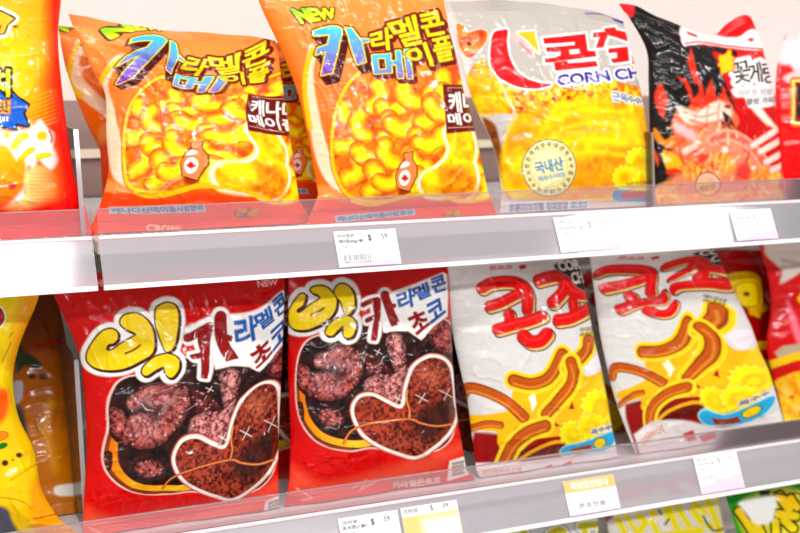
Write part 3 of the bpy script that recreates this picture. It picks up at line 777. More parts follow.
    a.paint(text('불', [(717, 58), (731, 50), (734, 68), (719, 74)], 1.0), (250, 208, 40), outline=[(1.2, (206, 50, 20))])
    a.paint(poly([(734, 88), (774, 86), (776, 104), (750, 108), (744, 98), (734, 97)], 0, True), w, soft=1)
    a.paint(text('매콤한 짬뽕', [(738, 90), (772, 89), (772, 95), (738, 96)], .2), (176, 172, 176))
    a.paint(text('불맛 가득', [(746, 99), (774, 97), (774, 103), (746, 105)], .25), (90, 84, 88))
    a.paint(poly([(750, 106), (760, 108), (776, 128), (764, 122)], 0, True), (255, 236, 224), soft=1.5)
    # small round mark
    a.paint(disc((707, 184), 12, 11), None, outline=[(1.2, (150, 60, 56))]); a.paint(disc((707, 184), 12, 11), (250, 196, 170)); a.paint(disc((706, 188), 9, 6), (252, 222, 40), soft=2)
    a.paint(text('매운맛', [(699, 186), (715, 184), (715, 190), (699, 192)], .3), (190, 40, 30))
    a.paint(poly([(640, 204), (800, 200), (800, 260), (640, 260)]), (244, 166, 132), soft=3, alpha=.8)
    return a
def art_cheese(P):
    a = Art(P, grad((0, 40), (255, 176, 44), (62, 90), (250, 66, 26)))
    a.paint(disc((10, 70), 40, 50), (255, 214, 24), soft=26, alpha=.9)
    a.paint(poly([(40, 80), (62, 60), (66, 110), (50, 120)], 0, True), (250, 96, 20), soft=8, alpha=.7)
    a.paint(poly([(-30, 118), (40, 128), (64, 150), (74, 200), (90, 240), (-40, 240)], 0, True), (250, 120, 40), soft=6)
    for y in range(96, 130, 4):
        a.paint(line([(22, y+6), (60, y-8)], 1.2, False), (250, 190, 60), alpha=.7)
    a.paint(poly([(-30, 10), (0, 12), (14, 19), (7, 25), (4, 33), (-30, 42)], 0, False), (255, 196, 40), outline=[(1.8, (70, 24, 14)), (5, (255, 246, 220))])
    a.paint(poly([(-6, 24), (2, 26), (0, 32), (-8, 33)]), (240, 90, 20))
    a.paint(disc((15, 27), 3, 1.4), (150, 60, 20), soft=1)
    a.paint(poly([(-40, 76), (3, 82), (8, 88), (17, 98), (28, 105), (23, 113), (28, 126), (16, 123), (16, 129), (2, 126), (-40, 126)]), (38, 106, 206), outline=[(2.2, (16, 22, 50))])
    a.paint(text('치', [(-8, 70), (9, 70), (9, 96), (-8, 95)], 1.1), (255, 226, 30), outline=[(2.6, (24, 18, 16))])
    a.paint(poly(box(-30, 101, 10, 113)), (255, 196, 60), outline=[(1.0, (210, 80, 60))])
    a.paint(text('맛', [(-3, 102), (9, 102), (9, 112), (-3, 112)], .6), (120, 60, 20))
    a.paint(text('더!!', [(-9, 116), (8, 116), (8, 121), (-9, 122)], .5), (246, 248, 255))
    # milky splash with drips
    wh = (255, 246, 236)
    a.paint(poly([(-30, 130), (10, 132), (30, 128), (40, 120), (46, 128), (54, 134), (53, 146), (58, 160), (50, 170), (38, 160), (34, 172), (28, 166), (24, 190), (22, 200), (-30, 210)], 0, True), wh, soft=2)
    for p, w in [([(14, 146), (20, 138), (25, 136)], 6), ([(20, 160), (28, 152), (32, 150)], 4), ([(38, 157), (48, 155)], 4)]:
        a.paint(line(p, w), (255, 222, 30), soft=1.2, outline=[(.8, (240, 180, 60))])
    a.paint(disc((42, 136), 5, 5), (250, 200, 30), soft=1.5); a.paint(disc((7, 135), 3, 3), (255, 222, 60), soft=1)
    a.paint(line([(49, 131), (52, 137), (51, 143)], 1.4), (110, 40, 20))
    a.paint(poly([(-30, 150), (4, 146), (16, 160), (24, 160), (26, 172), (22, 190), (0, 210), (-30, 215)], 0, True), grad((0, 150), (255, 206, 40), (20, 200), (248, 130, 60)), soft=2)
    a.paint(line([(-10, 187), (6, 186), (16, 183)], 1.6), (250, 236, 230)); a.paint(disc((12, 187), 4, 3), (236, 80, 60), soft=1)
    a.paint(poly([(22, 200), (24, 178), (34, 166), (46, 168), (60, 180), (70, 200), (50, 205), (20, 212), (-20, 216)], 0, True), grad((24, 190), (255, 236, 160), (62, 190), (250, 110, 40)), soft=2)
    for i in range(14):
        for j in range(9):
            x, y = 30+i*2.6+(j % 2)*1.3, 174+j*3.6
            a.paint(disc((x, y), .8, n=6), (226, 100, 30), alpha=.6)
    a.paint(poly([(-40, 206), (20, 208), (70, 200), (100, 240), (100, 300), (-40, 300)], 0, True), (236, 40, 30), soft=6)
    a.paint(poly([(48, -40), (70, -40), (72, 60), (72, 120), (80, 180), (104, 240), (70, 240), (58, 170), (52, 100), (48, 40)], 0, True), (232, 28, 12), soft=7, alpha=.9)
    return a

def art_redright(P):
    a = Art(P, grad((780, 80), (232, 26, 14), (790, 210), (226, 30, 20)))
    a.paint(poly([(770, 20), (900, 20), (900, 70), (830, 70), (800, 74), (790, 66), (776, 60)], 0, True), (244, 218, 222), soft=2)
    a.paint(poly([(782, 78), (800, 70), (810, 76), (795, 84)], 0, True), (246, 200, 200), soft=1.5)
    a.paint(poly(box(794, 82, 900, 122)), (150, 26, 14), outline=[(2.5, (255, 226, 130)), (5, (250, 120, 40))])
    a.paint(line([(799, 86), (798, 116)], 4, False), (30, 18, 14)); a.paint(text('매운', [(802, 84), (850, 84), (850, 118), (802, 118)], 1.5), (30, 18, 14))
    for k in range(5):
        a.paint(line([(778, 150+k*12), (812, 136+k*11)], 5), (214, 44, 10), soft=3, alpha=.7)
    return a

def art_yellow(P):
    a = Art(P, grad((0, 300), (255, 220, 6), (40, 420), (255, 206, 20)))
    a.paint(poly([(20, 300), (44, 290), (36, 330), (18, 370), (10, 360)], 0, True), (250, 160, 20), soft=6, alpha=.8)
    a.paint(disc((-6, 317), 9, 10), (206, 30, 50), outline=[(1.4, (40, 20, 20)), (3, (255, 240, 230))])
    for p in ([(9, 338), (13, 332)], [(2, 362), (11, 342)]):
        a.paint(line(p, .9), (150, 90, 20))
    a.paint(poly([(-10, 396), (4, 388), (10, 400), (4, 420), (-10, 424)], 0, True), (240, 110, 20), soft=3)
    a.paint(disc((0, 436), 8, 4, -.2), (236, 150, 50), outline=[(.8, (170, 90, 20))])
    a.paint(disc((2, 446), 6, 3, -.3), (40, 120, 40))
    for x, y, r in [(19, 455, 3), (5, 463, 3.4), (-3, 470, 3), (13, 460, 1.2)]:
        a.paint(disc((x, y), r, r*.9), (70, 40, 14), soft=.8)
    a.paint(disc((11, 472), 7, 3, -.5), (240, 222, 170), soft=1)
    a.paint(line([(-10, 496), (20, 500), (34, 512)], .9), (170, 110, 20)); a.paint(line([(10, 480), (36, 464)], .9), (180, 120, 20))
    a.paint(poly([(-40, 506), (2, 506), (12, 520), (18, 545), (-40, 560)], 0, True), (92, 96, 110), soft=2)
    a.paint(poly([(30, 490), (44, 480), (80, 540), (60, 560), (34, 530)], 0, True), (250, 168, 20), soft=4)
    a.paint(line([(34, 518), (56, 514)], .9), (90, 50, 20))
    return a

def art_amber(P):
    a = Art(P, grad((40, 300), (128, 58, 16), (50, 470), (206, 128, 28)))  # browner, darkest on top: shade of the gap put into the bag's colour
    a.paint(poly([(14, 340), (24, 350), (40, 362), (40, 372), (26, 366), (16, 372)], 0, True), (50, 60, 40), soft=1.5)
    a.paint(line([(36, 346), (60, 340)], 3), (200, 40, 20), soft=1)
    a.paint(disc((32, 376), 4, 3), (60, 40, 30), soft=1); a.paint(disc((43, 377), 4, 3), (60, 40, 30), soft=1)
    a.paint(line([(24, 394), (29, 393)], 2), (190, 40, 40))
    a.paint(poly([(12, 384), (22, 382), (22, 398), (14, 406)], 0, True), (190, 186, 200), soft=1)
    a.paint(poly([(14, 410), (24, 416), (30, 460), (24, 490)], 0, True), (70, 70, 84), soft=2)
    a.paint(line([(50, 404), (46, 430), (56, 470)], 8), (216, 150, 40), soft=3)
    a.paint(poly([(56, 486), (82, 484), (84, 494), (58, 496)], 0, True), (246, 240, 236), soft=1)
    return a

def art_redyellow(P):
    a = Art(P, (176, 6, 8))
    a.paint(poly([(724, 276), (756, 274), (762, 300), (758, 318), (744, 306), (728, 300)], 0, True), (250, 206, 30), outline=[(1, (120, 40, 10))])
    a.paint(poly([(736, 286), (754, 284), (757, 303), (742, 305)], 0, True), (252, 220, 30), outline=[(1.2, (170, 110, 10))])
    a.paint(disc((746, 294), 3, 2.4), (110, 20, 10), soft=.8)
    a.paint(line([(752, 312), (764, 308)], 7), (240, 190, 50), soft=1)
    a.paint(line([(740, 347), (790, 343)], 8), (250, 206, 20)); a.paint(line([(740, 354), (790, 351)], 6), (206, 20, 14))
    a.paint(poly([(740, 362), (800, 356), (800, 420), (740, 420)]), speck((236, 130, 30), (255, 210, 70), 9, 4))
    return a

def art_redsnack(P):
    a = Art(P, (212, 8, 14))
    a.paint(poly([(760, 240), (900, 240), (900, 262), (820, 276), (800, 272), (784, 282), (779, 284), (781, 270), (766, 256)], 0, False), (226, 216, 208), soft=1.5)
    a.paint(line([(782, 260), (800, 264), (820, 262)], 3), (190, 176, 170), soft=2)
    a.paint(text('새', [(797, 276), (826, 270), (826, 304), (800, 308)], 2.0), (252, 214, 60), outline=[(1.6, (236, 150, 30))])
    a.paint(poly([(786, 300), (796, 320), (804, 346), (798, 346), (789, 322)], 0, True), (246, 130, 146), soft=2)  # pink highlight on the film, painted into its colour
    a.paint(poly([(774, 352), (782, 346), (900, 330), (900, 346), (780, 362)]), (196, 176, 150), soft=1.2)
    a.paint(line([(766, 366), (790, 358), (900, 332)], 8, False), (255, 206, 20))
    a.paint(line([(768, 375), (790, 367), (900, 340)], 6, False), (206, 16, 18))
    a.paint(poly([(770, 382), (790, 373), (900, 346), (900, 470), (778, 470)]), speck((244, 150, 40), (255, 218, 90), 8, 14))
    for c in [(786, 392), (796, 408), (790, 426), (806, 390), (812, 420)]:
        a.paint(disc(c, 7, 4, .6), (255, 214, 110), soft=2); a.paint(disc((c[0]+5, c[1]+5), 2.5, 2), (226, 90, 20), soft=1.2)
    return a

def art_silver(P):
    a = Art(P, (226, 226, 230))
    a.paint(poly([(380, 470), (560, 440), (640, 430), (640, 500), (560, 505), (500, 520), (380, 540)]), (232, 234, 240), soft=3)
    a.paint(line([(470, 520), (510, 506), (560, 492)], 6), (196, 202, 216), soft=4)
    for p in ([(506, 512), (520, 516)], [(536, 512), (540, 524)], [(470, 530), (500, 522), (530, 528), (560, 520)]):
        a.paint(line(p, 2), (176, 182, 200), soft=1.6)
    a.paint(disc((560, 508), 3, 6, -.4), (240, 236, 60), soft=1.2)
    L_ = [line([(506, 540), (514, 530), (524, 532), (520, 548)], 6), line([(550, 534), (560, 530), (566, 540)], 7), line([(580, 526), (596, 524)], 7), line([(584, 530), (586, 545)], 6), disc((602, 534), 6, 6), line([(540, 540), (544, 556)], 6), line([(568, 548), (600, 544)], 6)]
    a.paint(L_, (212, 206, 30), outline=[(2.2, (248, 246, 236)), (3.4, (150, 146, 140))])
    return a

def art_ricecake(P):
    a = Art(P, (222, 220, 214))
    a.paint(poly([(600, 470), (690, 462), (704, 478), (690, 488), (676, 496), (660, 488), (640, 496), (616, 500)], 0, True), (222, 50, 80), soft=1.4)
    a.paint(poly([(590, 500), (614, 516), (606, 520), (616, 560), (590, 560)]), (176, 20, 14), soft=1)
    a.paint(disc((684, 486), 6, 4), (255, 252, 250), soft=2)
    a.paint(poly([(606, 522), (618, 514), (660, 506), (740, 494), (740, 600), (620, 600)]), (226, 222, 212), outline=[(1.2, (70, 60, 60))])
    ye = (236, 220, 52)
    st = [line([(617, 518), (628, 540), (636, 556)], 5), line([(626, 516), (638, 535)], 4), line([(638, 516), (644, 522), (640, 530)], 6), disc((652, 513), 4, 3.4), line([(651, 522), (656, 531)], 5),
          line([(664, 509), (668, 518)], 5), line([(668, 508), (676, 528), (684, 548)], 6), line([(676, 506), (688, 526)], 5), line([(692, 510), (700, 522)], 6), line([(694, 503), (704, 512)], 5), line([(706, 500), (716, 522), (720, 540)], 6), line([(717, 498), (726, 518)], 7), disc((709, 526), 4, 3.5), line([(660, 536), (700, 530)], 6)]
    a.paint(st, ye, outline=[(.8, (250, 240, 150)), (1.8, (206, 202, 196))], soft=.8)
    for p in ([(658, 510), (660, 514)], [(664, 524), (668, 519)], [(702, 516), (712, 530), (724, 528)]):
        a.paint(line(p, 2), (60, 60, 66), soft=1)
    return a

def art_green(P):
    a = Art(P, grad((728, 500), (14, 150, 20), (745, 530), (60, 180, 30)))
    a.paint(poly([(734, 512), (742, 500), (760, 492), (800, 484), (860, 474), (860, 600), (770, 600), (748, 545)], 0, False), (226, 226, 96), soft=3)
    a.paint(poly([(780, 484), (860, 470), (860, 486), (800, 490)]), (30, 160, 30), soft=2.5)
    DK = (44, 24, 14); ye = grad((760, 500), (255, 200, 40), (770, 545), (255, 232, 10))
    g = [line([(738, 511), (748, 526), (760, 548)], 7), line([(754, 520), (760, 534)], 9), line([(775, 522), (776, 545)], 8), line([(779, 496), (788, 508)], 9), line([(790, 498), (796, 507)], 7), line([(778, 514), (795, 516)], 8), line([(784, 520), (792, 528)], 8), line([(806, 494), (812, 530)], 9)]
    a.paint(g, ye, outline=[(2.2, DK)])
    a.paint(poly([(758, 491), (770, 490), (770, 496), (760, 497)]), DK)
    a.paint(line([(772, 492), (786, 495), (795, 493), (806, 496)], 1.8), DK)
    a.paint(poly([(738, 503), (750, 498), (774, 496), (774, 512), (770, 522), (756, 524), (746, 514)], 0, True), (250, 252, 246), soft=1.6)
    return a

# ------------------------------------------------------------------ fixtures
def shelf(label, x0, x1, z, fence=True, rail_h=.042):
    r = empty('gondola_shelf', ((x0+x1)/2, .22, z+.016)); tag(r, label, 'shelf', None)
    prism('board', rbox(.0222, z+.0245, .4075, z+.036), x0, x1, M_SHELF, r, .0015)
    # price channel: sloped clear front with a bead at the foot and a lip at the top
    nrm = np.array([-.894, .447]); t = .0016
    p0, p1 = np.array([0, z+.001]), np.array([.0195, z+.0395])
    prism('price_rail', [p0, p1, p1-nrm*t, p0-nrm*t], x0, x1, M_RAIL, r)
    prism('rail_bead', [(-.002, z-.002), (.004, z-.003), (.0055, z+.0005), (-.0005, z+.0022)], x0, x1, M_RAILEND, r, .0006)
    prism('rail_lip', [(.0185, z+.0385), (.0235, z+.0385), (.0235, z+.0415), (.0185, z+.0415)], x0, x1, M_RAILEND, r, .0006)
    if fence:
        prism('front_fence', rbox(.0200, z+.0418, .0216, z+.0640), x0, x1, M_CLEAR, r, .0004)
        prism('fence_edge', rbox(.0196, z+.0641, .0220, z+.0649), x0, x1, M_DIVEDGE, r)
    return r

def divider(label, px, py, z, Y, h, dep=.26, lean=.1, w=.004):
    p = plane_point(px, py, z, Y, 0, 0, 0); x = float(p[0])
    r = empty('shelf_divider', (x, Y, z)); tag(r, label, 'divider', 'clear shelf dividers')
    y0 = Y; z0 = z+.0005
    prism('panel', [(y0+.003, z0), (y0+dep, z0), (y0+dep, z0+h*1.05), (y0+lean*h+.003, z0+h)], x-.0008, x+.0008, M_DIV, r)
    prism('front_edge', [(y0, z0), (y0+.003, z0), (y0+lean*h+.003, z0+h), (y0+lean*h, z0+h)], x-w/2, x+w/2, M_DIVEDGE, r)
    return r

def price_tag(label, q, z, art, res=110):
    """q: corner readings TL, TR, BR, BL of the card on the sloped rail"""
    pts = []
    nrm = np.array([0, -.894, .447])
    for x, y in q:
        d = ray(x, y); o = np.array([0, 0, z+.001])+nrm*.0009
        pts.append(CAM+d*(((o-CAM)@nrm)/(d@nrm)))
    tl, tr, br, bl = pts
    W = np.linalg.norm(tr-tl); H = np.linalg.norm(bl-tl)
    # true rectangle on the rail
    ex = np.array([1.0, 0, 0]); ey = np.array([0, -.447, -.894])
    c0 = (tl+bl)/2-ey*H/2; c0 = np.array([(tl[0]+bl[0])/2, c0[1], c0[2]])
    nu, nv = res, int(res*H/W)
    U, V = np.meshgrid(np.linspace(0, 1, nu+1), np.linspace(0, 1, nv+1))
    # keep the foot of the card above the bead
    lowz = (c0+ey*H)[2]
    if lowz < z+.0034: c0 = c0-ey*((z+.0034-lowz)/.894)
    curl = .0006*np.sin(U*3.1+.4)*V
    G = c0+U[..., None]*W*ex+V[..., None]*H*ey+(curl[..., None])*nrm
    g = G.reshape(-1, 3); n = len(g)
    bkk = g-nrm*.0004
    I = np.arange(n).reshape(nv+1, nu+1)
    f1 = np.stack([I[:-1, :-1], I[1:, :-1], I[1:, 1:], I[:-1, 1:]], -1).reshape(-1, 4)
    ring = np.r_[I[0, :], I[1:, -1], I[-1, -2::-1], I[-2:0:-1, 0]]; r2 = np.roll(ring, -1)
    f3 = np.stack([ring, r2, r2+n, ring+n], -1)
    C = art(np.stack([U*60, V*60*H/W], -1).reshape(-1, 2)).C
    o = mesh('price_tag', np.vstack([g, bkk]), np.vstack([f1, f1[:, ::-1]+n, f3]), M_PAPER, None, np.vstack([C, np.ones_like(C)*.85]))
    return tag(o, label, 'price tag', 'price tags on the shelf rails')

def tag_art(l1, l2, kind):
    def f(P):
        a = Art(P, (246, 246, 242)); a.aa = .28
        if kind == 'orange':
            a.paint(poly(box(0, 0, 60, 12)), (248, 196, 120))
            a.paint(text(l1, [(8, 2.5), (52, 2.5), (52, 9.5), (8, 9.5)], .5), (255, 226, 206))
            a.paint(text(l2, [(12, 24), (44, 24), (44, 29), (12, 29)], .2), (140, 136, 140))
            a.paint(poly(box(0, 32, 60, 60)), (250, 214, 236), soft=3)
            return a
        if kind == 'orangebody':
            a.paint(text(l1, [(2, 2), (18, 2), (18, 6), (2, 6)], .2), (120, 116, 120))
            a.paint(text('$', [(31, 1), (33.5, 1), (33.5, 7), (31, 7)], .2), (110, 106, 110)); a.paint(text(l2, [(44, 1.5), (50, 1.5), (50, 5.5), (44, 5.5)], .2), (120, 116, 120))
            a.paint(poly(box(0, 9, 60, 34)), (250, 206, 130), soft=1); a.paint(poly(box(20, 14, 60, 36)), (252, 240, 226), soft=5)
            return a
        ink = (96, 94, 96) if kind == 'sharp' else (170, 170, 172)
        a.paint(poly([(6, 33), (60, 24), (60, 60), (0, 60), (0, 34)]), (250, 206, 242), soft=2.5)
        a.paint(text(l1, [(3, 3), (19, 3), (19, 6.5), (3, 6.5)], .15), ink)
        a.paint(text(l2, [(3, 8), (27, 8), (27, 12), (3, 12)], .2), ink)
        a.paint(text('한봉 값', [(6, 14), (15, 14), (15, 16.5), (6, 16.5)], .1), (150, 150, 150))
        a.paint(text('$', [(32, 4.5), (35, 4.5), (35, 11), (32, 11)], .3), ink)
        a.paint(text('59', [(45, 4), (51, 4), (51, 9), (45, 9)], .15), ink)
        for k, s in enumerate((19, 22, 25)):
            a.paint(line([(36, s), (54, s-.6)], .5, False), (190, 188, 190))
        a.paint(line([(5, 19.5), (24, 19.2)], .5, False), (200, 198, 200))
        rnd = random.Random(len(l2)*7+len(l1)); x = 5.5
        while x < 31:
            w = rnd.choice([.35, .5, .8, 1.0]); a.paint(poly(box(x, 22.5, x+w, 28)), ink, alpha=.85); x += w+rnd.choice([.4, .6, .9])
        a.paint(text('8801111612345', [(6, 28.6), (31, 28.6), (31, 30.6), (6, 30.6)], .1), ink)
        return a
    return f
# ------------------------------------------------------------------ setting
wb = prism('wall_back', rbox(.42, -.75, .44, .75), -.9, 2.6, M_BACK); wb['kind'] = 'structure'
t2 = prism('shade_strip', rbox(.414, .037, .4198, .148), -.9, 2.6, plain('taupe_shade', (152, 128, 122), .5)); t2['kind'] = 'structure'  # added strip: shade low on the back panel put in as taupe colour
fl = prism('floor', rbox(-3.5, -1.25, .5, -1.2), -3, 4, plain('pale_shop_floor', (206, 200, 194), .35, 0, .5, .06, 8)); fl['kind'] = 'structure'
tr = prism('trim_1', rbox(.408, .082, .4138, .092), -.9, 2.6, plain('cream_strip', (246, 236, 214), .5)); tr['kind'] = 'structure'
ZU, ZL, ZB = 0.0, -.275, -.55
bu, bl_, bb = ZU+.0362, ZL+.0362, ZB+.0362
XC = float(plane_point(98, 262, 0, 0.01, 0, 0, 0)[0])
shelf('short upper shelf section at the left end, under the orange and yellow bag', -.8, XC-.0025, ZU)
shelf('long upper shelf with a clear front fence, holding the maple corn bags', XC+.0025, 1.8, ZU)
shelf('lower shelf with a clear front fence, holding the red chocolate corn bags', -.8, 1.8, ZL)
shelf('bottom shelf holding the green and cream bags', -.8, 1.8, ZB)

# ------------------------------------------------------------------ upper row
G1 = 'maple corn snack bags on the upper shelf'
W_U2 = tps([(103, 33), (130, 40), (117, 85), (167, 70), (192, 66), (177, 73), (214, 95), (229, 80), (260, 76), (254, 55), (224, 66), (280, 60), (248, 95), (272, 135), (147, 110), (191, 165), (255, 180), (108, 213), (205, 208), (150, 200), (165, 229), (110, 105), (115, 165), (72, 18), (290, 200), (240, 205)],
           [(293, 14), (311, 33), (322, 76), (357, 66), (378, 42), (372, 54), (412, 84), (412, 58), (446, 50), (431, 22), (405, 30), (458, 40), (443, 86), (467, 132), (354, 116), (405, 178), (437, 185), (335, 222), (415, 212), (366, 208), (372, 232), (315, 110), (325, 170), (262, -6), (485, 196), (445, 208)])
bag('large orange snack bag with a blue burst at the far left of the upper shelf',
    [(-95, -50), (-95, 60), (-95, 150), (-80, None)], [(66, -46), (61, 0), (58, 40), (62, 90), (67, 130), (74, 175), (94, None)],
    [(-95, -50), (66, -46)], bu, .058, art_cheese, ta=.2, thick=.024, step=.8, seed=3, back=(230, 90, 30))
bag('orange maple corn bag mostly hidden, behind and left of the front left one',
    [(58, 26), (66, 70), (84, 118), (100, 150), (104, None)], [(196, 46), (200, 120), (202, None)], [(58, 26), (196, 46)],
    bu, .125, art_maple, ta=.2, warp=tps([(66, 30), (76, 50), (70, 80), (100, 120), (200, 60), (200, 200), (80, 200)], [(300, 20), (309, 60), (306, 90), (318, 180), (440, 40), (460, 200), (300, 215)]),
    thick=.017, step=1.3, seed=5, group=G1, back=(240, 120, 40))
bag('orange maple corn bag with a crumpled folded top, left of the tall one, front row',
    [(68, 15), (80, 42), (93, 72), (105, 95), (106, 135), (108, 172), (100, 205), (88, None)], [(276, 40), (281, 75), (287, 115), (293, 160), (299, 200), (312, None)],
    [(68, 15), (110, 22), (160, 29), (200, 33), (240, 36), (276, 40)], bu, .066, art_maple, ta=.22, warp=W_U2, thick=.021, step=.6, seed=11, group=G1,
    back=(240, 120, 40), wr=1.25, folds=[(.1, .1, .55, .22, -.004, .006), (.3, .2, .95, .2, -.002, .007), (.75, .0, .98, .3, .003, .006)])
bag('orange maple corn bag standing behind, in the gap between the two front ones',
    [(206, 44), (210, 120), (216, None)], [(352, 42), (358, 120), (368, None)], [(206, 44), (352, 42)], bu, .122, art_maple, ta=.2,
    warp=tps([(287, 62), (287, 92), (297, 165), (300, 48), (320, 200), (268, 100), (340, 60), (285, 120)], [(379, 30), (378, 62), (405, 178), (395, 4), (430, 222), (352, 80), (450, 30), (385, 110)]),
    thick=.017, step=1.0, seed=17, group=G1, back=(240, 120, 40))
bag('tallest orange maple corn bag with a full NEW title, front row centre',
    [(250, -22), (262, 10), (283, 55), (298, 95), (306, 130), (313, 165), (318, 195), (306, None)], [(440, -20), (449, 30), (457, 60), (463, 90), (471, 115), (479, 150), (487, 190), (497, None)],
    [(250, -22), (345, -24), (440, -20)], bu, .054, art_maple, ta=.24, thick=.022, step=.58, seed=21, group=G1, back=(240, 120, 40))
bag('silver corn chip bag with a red C and a round printed badge',
    [(446, 2), (454, 35), (462, 70), (476, 110), (490, 140), (497, 165), (501, 195), (500, None)], [(622, 22), (633, 60), (642, 100), (648, 140), (650, 180), (654, None)],
    [(446, 2), (500, 1), (560, 5), (600, 14), (622, 22)], bu, .066, art_cornchip, ta=.22, thick=.022, step=.6, seed=29, back=(210, 205, 200), wr=1.1)
bag('black and red crab snack bag printed with flames',
    [(618, 4), (630, 20), (646, 50), (648, 80), (649, 120), (651, 160), (655, 200), (656, None)], [(758, 30), (764, 60), (772, 95), (777, 130), (781, 170), (785, None)],
    [(618, 4), (640, 8), (672, 22), (700, 33), (712, 36), (725, 25), (740, 16), (750, 17), (758, 30)], bu, .07, art_crab, ta=.2, thick=.022, step=.75, seed=31, back=(40, 20, 20), wr=1.1)
bag('red snack bag with a pink folded top at the right end of the upper shelf',
    [(786, 34), (779, 55), (775, 85), (777, 130), (782, 175), (788, None)], [(940, 30), (945, 120), (950, None)], [(786, 34), (860, 30), (940, 30)],
    bu, .075, art_redright, ta=.18, thick=.022, step=1.0, seed=37, back=(200, 30, 20))
# ------------------------------------------------------------------ lower row
G2 = 'red chocolate corn snack bags'
G3 = 'white chocolate corn stick bags'
W_L2 = tps([(85, 353), (138, 330), (163, 308), (178, 330), (170, 352), (152, 374), (186, 340), (205, 380), (222, 320), (232, 356), (240, 340), (272, 312), (255, 365), (280, 335), (283, 295), (111, 425), (183, 400), (150, 447), (150, 388), (150, 468), (175, 457), (265, 385), (232, 498), (163, 488), (111, 455), (117, 392), (60, 292), (285, 280), (85, 500), (278, 505), (84, 400), (279, 430)],
           [(290, 325), (333, 306), (344, 290), (353, 305), (346, 326), (330, 333), (364, 305), (374, 342), (386, 297), (396, 322), (402, 305), (428, 287), (413, 330), (436, 312), (443, 277), (297, 380), (357, 365), (330, 400), (340, 350), (330, 415), (354, 408), (435, 359), (415, 456), (343, 443), (302, 405), (304, 350), (289, 278), (446, 262), (291, 458), (462, 466), (288, 360), (454, 400)])
W_L5 = tps([(597, 273), (603, 288), (650, 280), (620, 310), (664, 300), (655, 312), (673, 305), (672, 278), (722, 268), (672, 286), (724, 284), (641, 352), (686, 320), (708, 335), (690, 375), (616, 368), (662, 382), (712, 312), (650, 424), (735, 372), (705, 402), (722, 412), (770, 398), (635, 432), (700, 425), (590, 254), (714, 246), (758, 352), (640, 445)],
           [(482, 288), (489, 306), (526, 296), (497, 330), (541, 316), (530, 341), (546, 334), (551, 302), (584, 294), (557, 320), (587, 308), (513, 380), (562, 352), (572, 372), (548, 412), (470, 388), (524, 417), (586, 346), (506, 464), (586, 398), (566, 440), (580, 440), (612, 434), (478, 462), (560, 458), (452, 264), (564, 254), (606, 372), (478, 474)])
bag('yellow snack bag at the far left of the lower shelf',
    [(-110, 280), (-110, 420), (-100, None)], [(44, 276), (36, 305), (26, 328), (18, 350), (13, 378), (18, 415), (34, 450), (42, 490), (60, 520), (84, None)], [(-110, 280), (44, 276)],
    bl_, .056, art_yellow, ta=.16, thick=.024, step=.9, seed=41, back=(240, 190, 20), wr=1.4)
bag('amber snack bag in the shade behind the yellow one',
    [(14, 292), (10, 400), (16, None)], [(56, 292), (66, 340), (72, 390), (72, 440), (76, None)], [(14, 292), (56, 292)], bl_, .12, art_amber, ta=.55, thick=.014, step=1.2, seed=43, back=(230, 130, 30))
bag('red chocolate corn bag left of its twin, nearest the yellow bag',
    [(46, 276), (58, 305), (72, 335), (80, 360), (83, 385), (86, 420), (86, 460), (84, 500), (82, None)], [(284, 262), (284, 300), (282.5, 340), (281, 380), (279, 420), (278, 460), (278, 490), (280, None)],
    [(46, 276), (150, 270), (284, 262)], bl_, .056, art_choco, ta=.17, warp=W_L2, thick=.023, step=.58, seed=47, group=G2, back=(190, 10, 14), wr=1.15)
bag('red chocolate corn bag right of its twin, next to the white bags',
    [(288, 264), (288, 290), (288, 330), (288, 380), (290, 430), (289, 480), (285, None)], [(446, 255), (449, 290), (451, 330), (453, 370), (456, 410), (461, 440), (466, 470), (474, None)],
    [(288, 264), (370, 259), (446, 255)], bl_, .056, art_choco, ta=.17, thick=.023, step=.56, seed=53, group=G2, back=(190, 10, 14))
bag('white bag of chocolate corn sticks with the black corner mark showing, beside the red bag',
    [(447, 258), (449, 290), (452, 330), (460, 370), (467, 400), (472, 440), (476, 470), (480, None)], [(575, 250), (584, 285), (592, 330), (600, 365), (606, 395), (612, 430), (618, None)],
    [(447, 258), (508, 254), (575, 250)], bl_, .058, art_corncho, ta=.17, thick=.021, step=.58, seed=59, group=G3, back=(220, 218, 216), wr=1.1)
bag('white bag of chocolate corn sticks nearer the right end, title cut by the shelf above',
    [(589, 252), (593, 285), (599, 330), (605, 360), (612, 390), (622, 420), (630, 440), (636, None)], [(712, 244), (724, 270), (738, 300), (750, 325), (759, 350), (768, 370), (776, 395), (786, None)],
    [(589, 252), (645, 248), (712, 244)], bl_, .058, art_corncho, ta=.17, warp=W_L5, thick=.021, step=.64, seed=61, group=G3, back=(220, 218, 216))
BK = lambda dx, dy, k=1.0, x0=0: tps([(300+dx, 300+dy), (440+dx, 300+dy), (300+dx, 460+dy), (440+dx, 460+dy)], [(300, 300), (440, 300), (300, 460), (440, 460)])
bag('red chocolate corn bag behind, glimpsed in the slit between the red twins', [(222, 276), (226, 400), (230, None)], [(342, 268), (346, 400), (350, None)], [(222, 276), (342, 268)],
    bl_, .136, art_choco, ta=.17, warp=BK(-80, 0), thick=.014, step=1.8, seed=91, group=G2, back=(190, 10, 14))
bag('red chocolate corn bag behind, glimpsed in the slit between red and white bags', [(392, 266), (400, 400), (408, None)], [(520, 256), (528, 400), (536, None)], [(392, 266), (520, 256)],
    bl_, .136, art_choco, ta=.17, warp=BK(70, 0), thick=.014, step=1.8, seed=92, group=G2, back=(190, 10, 14))
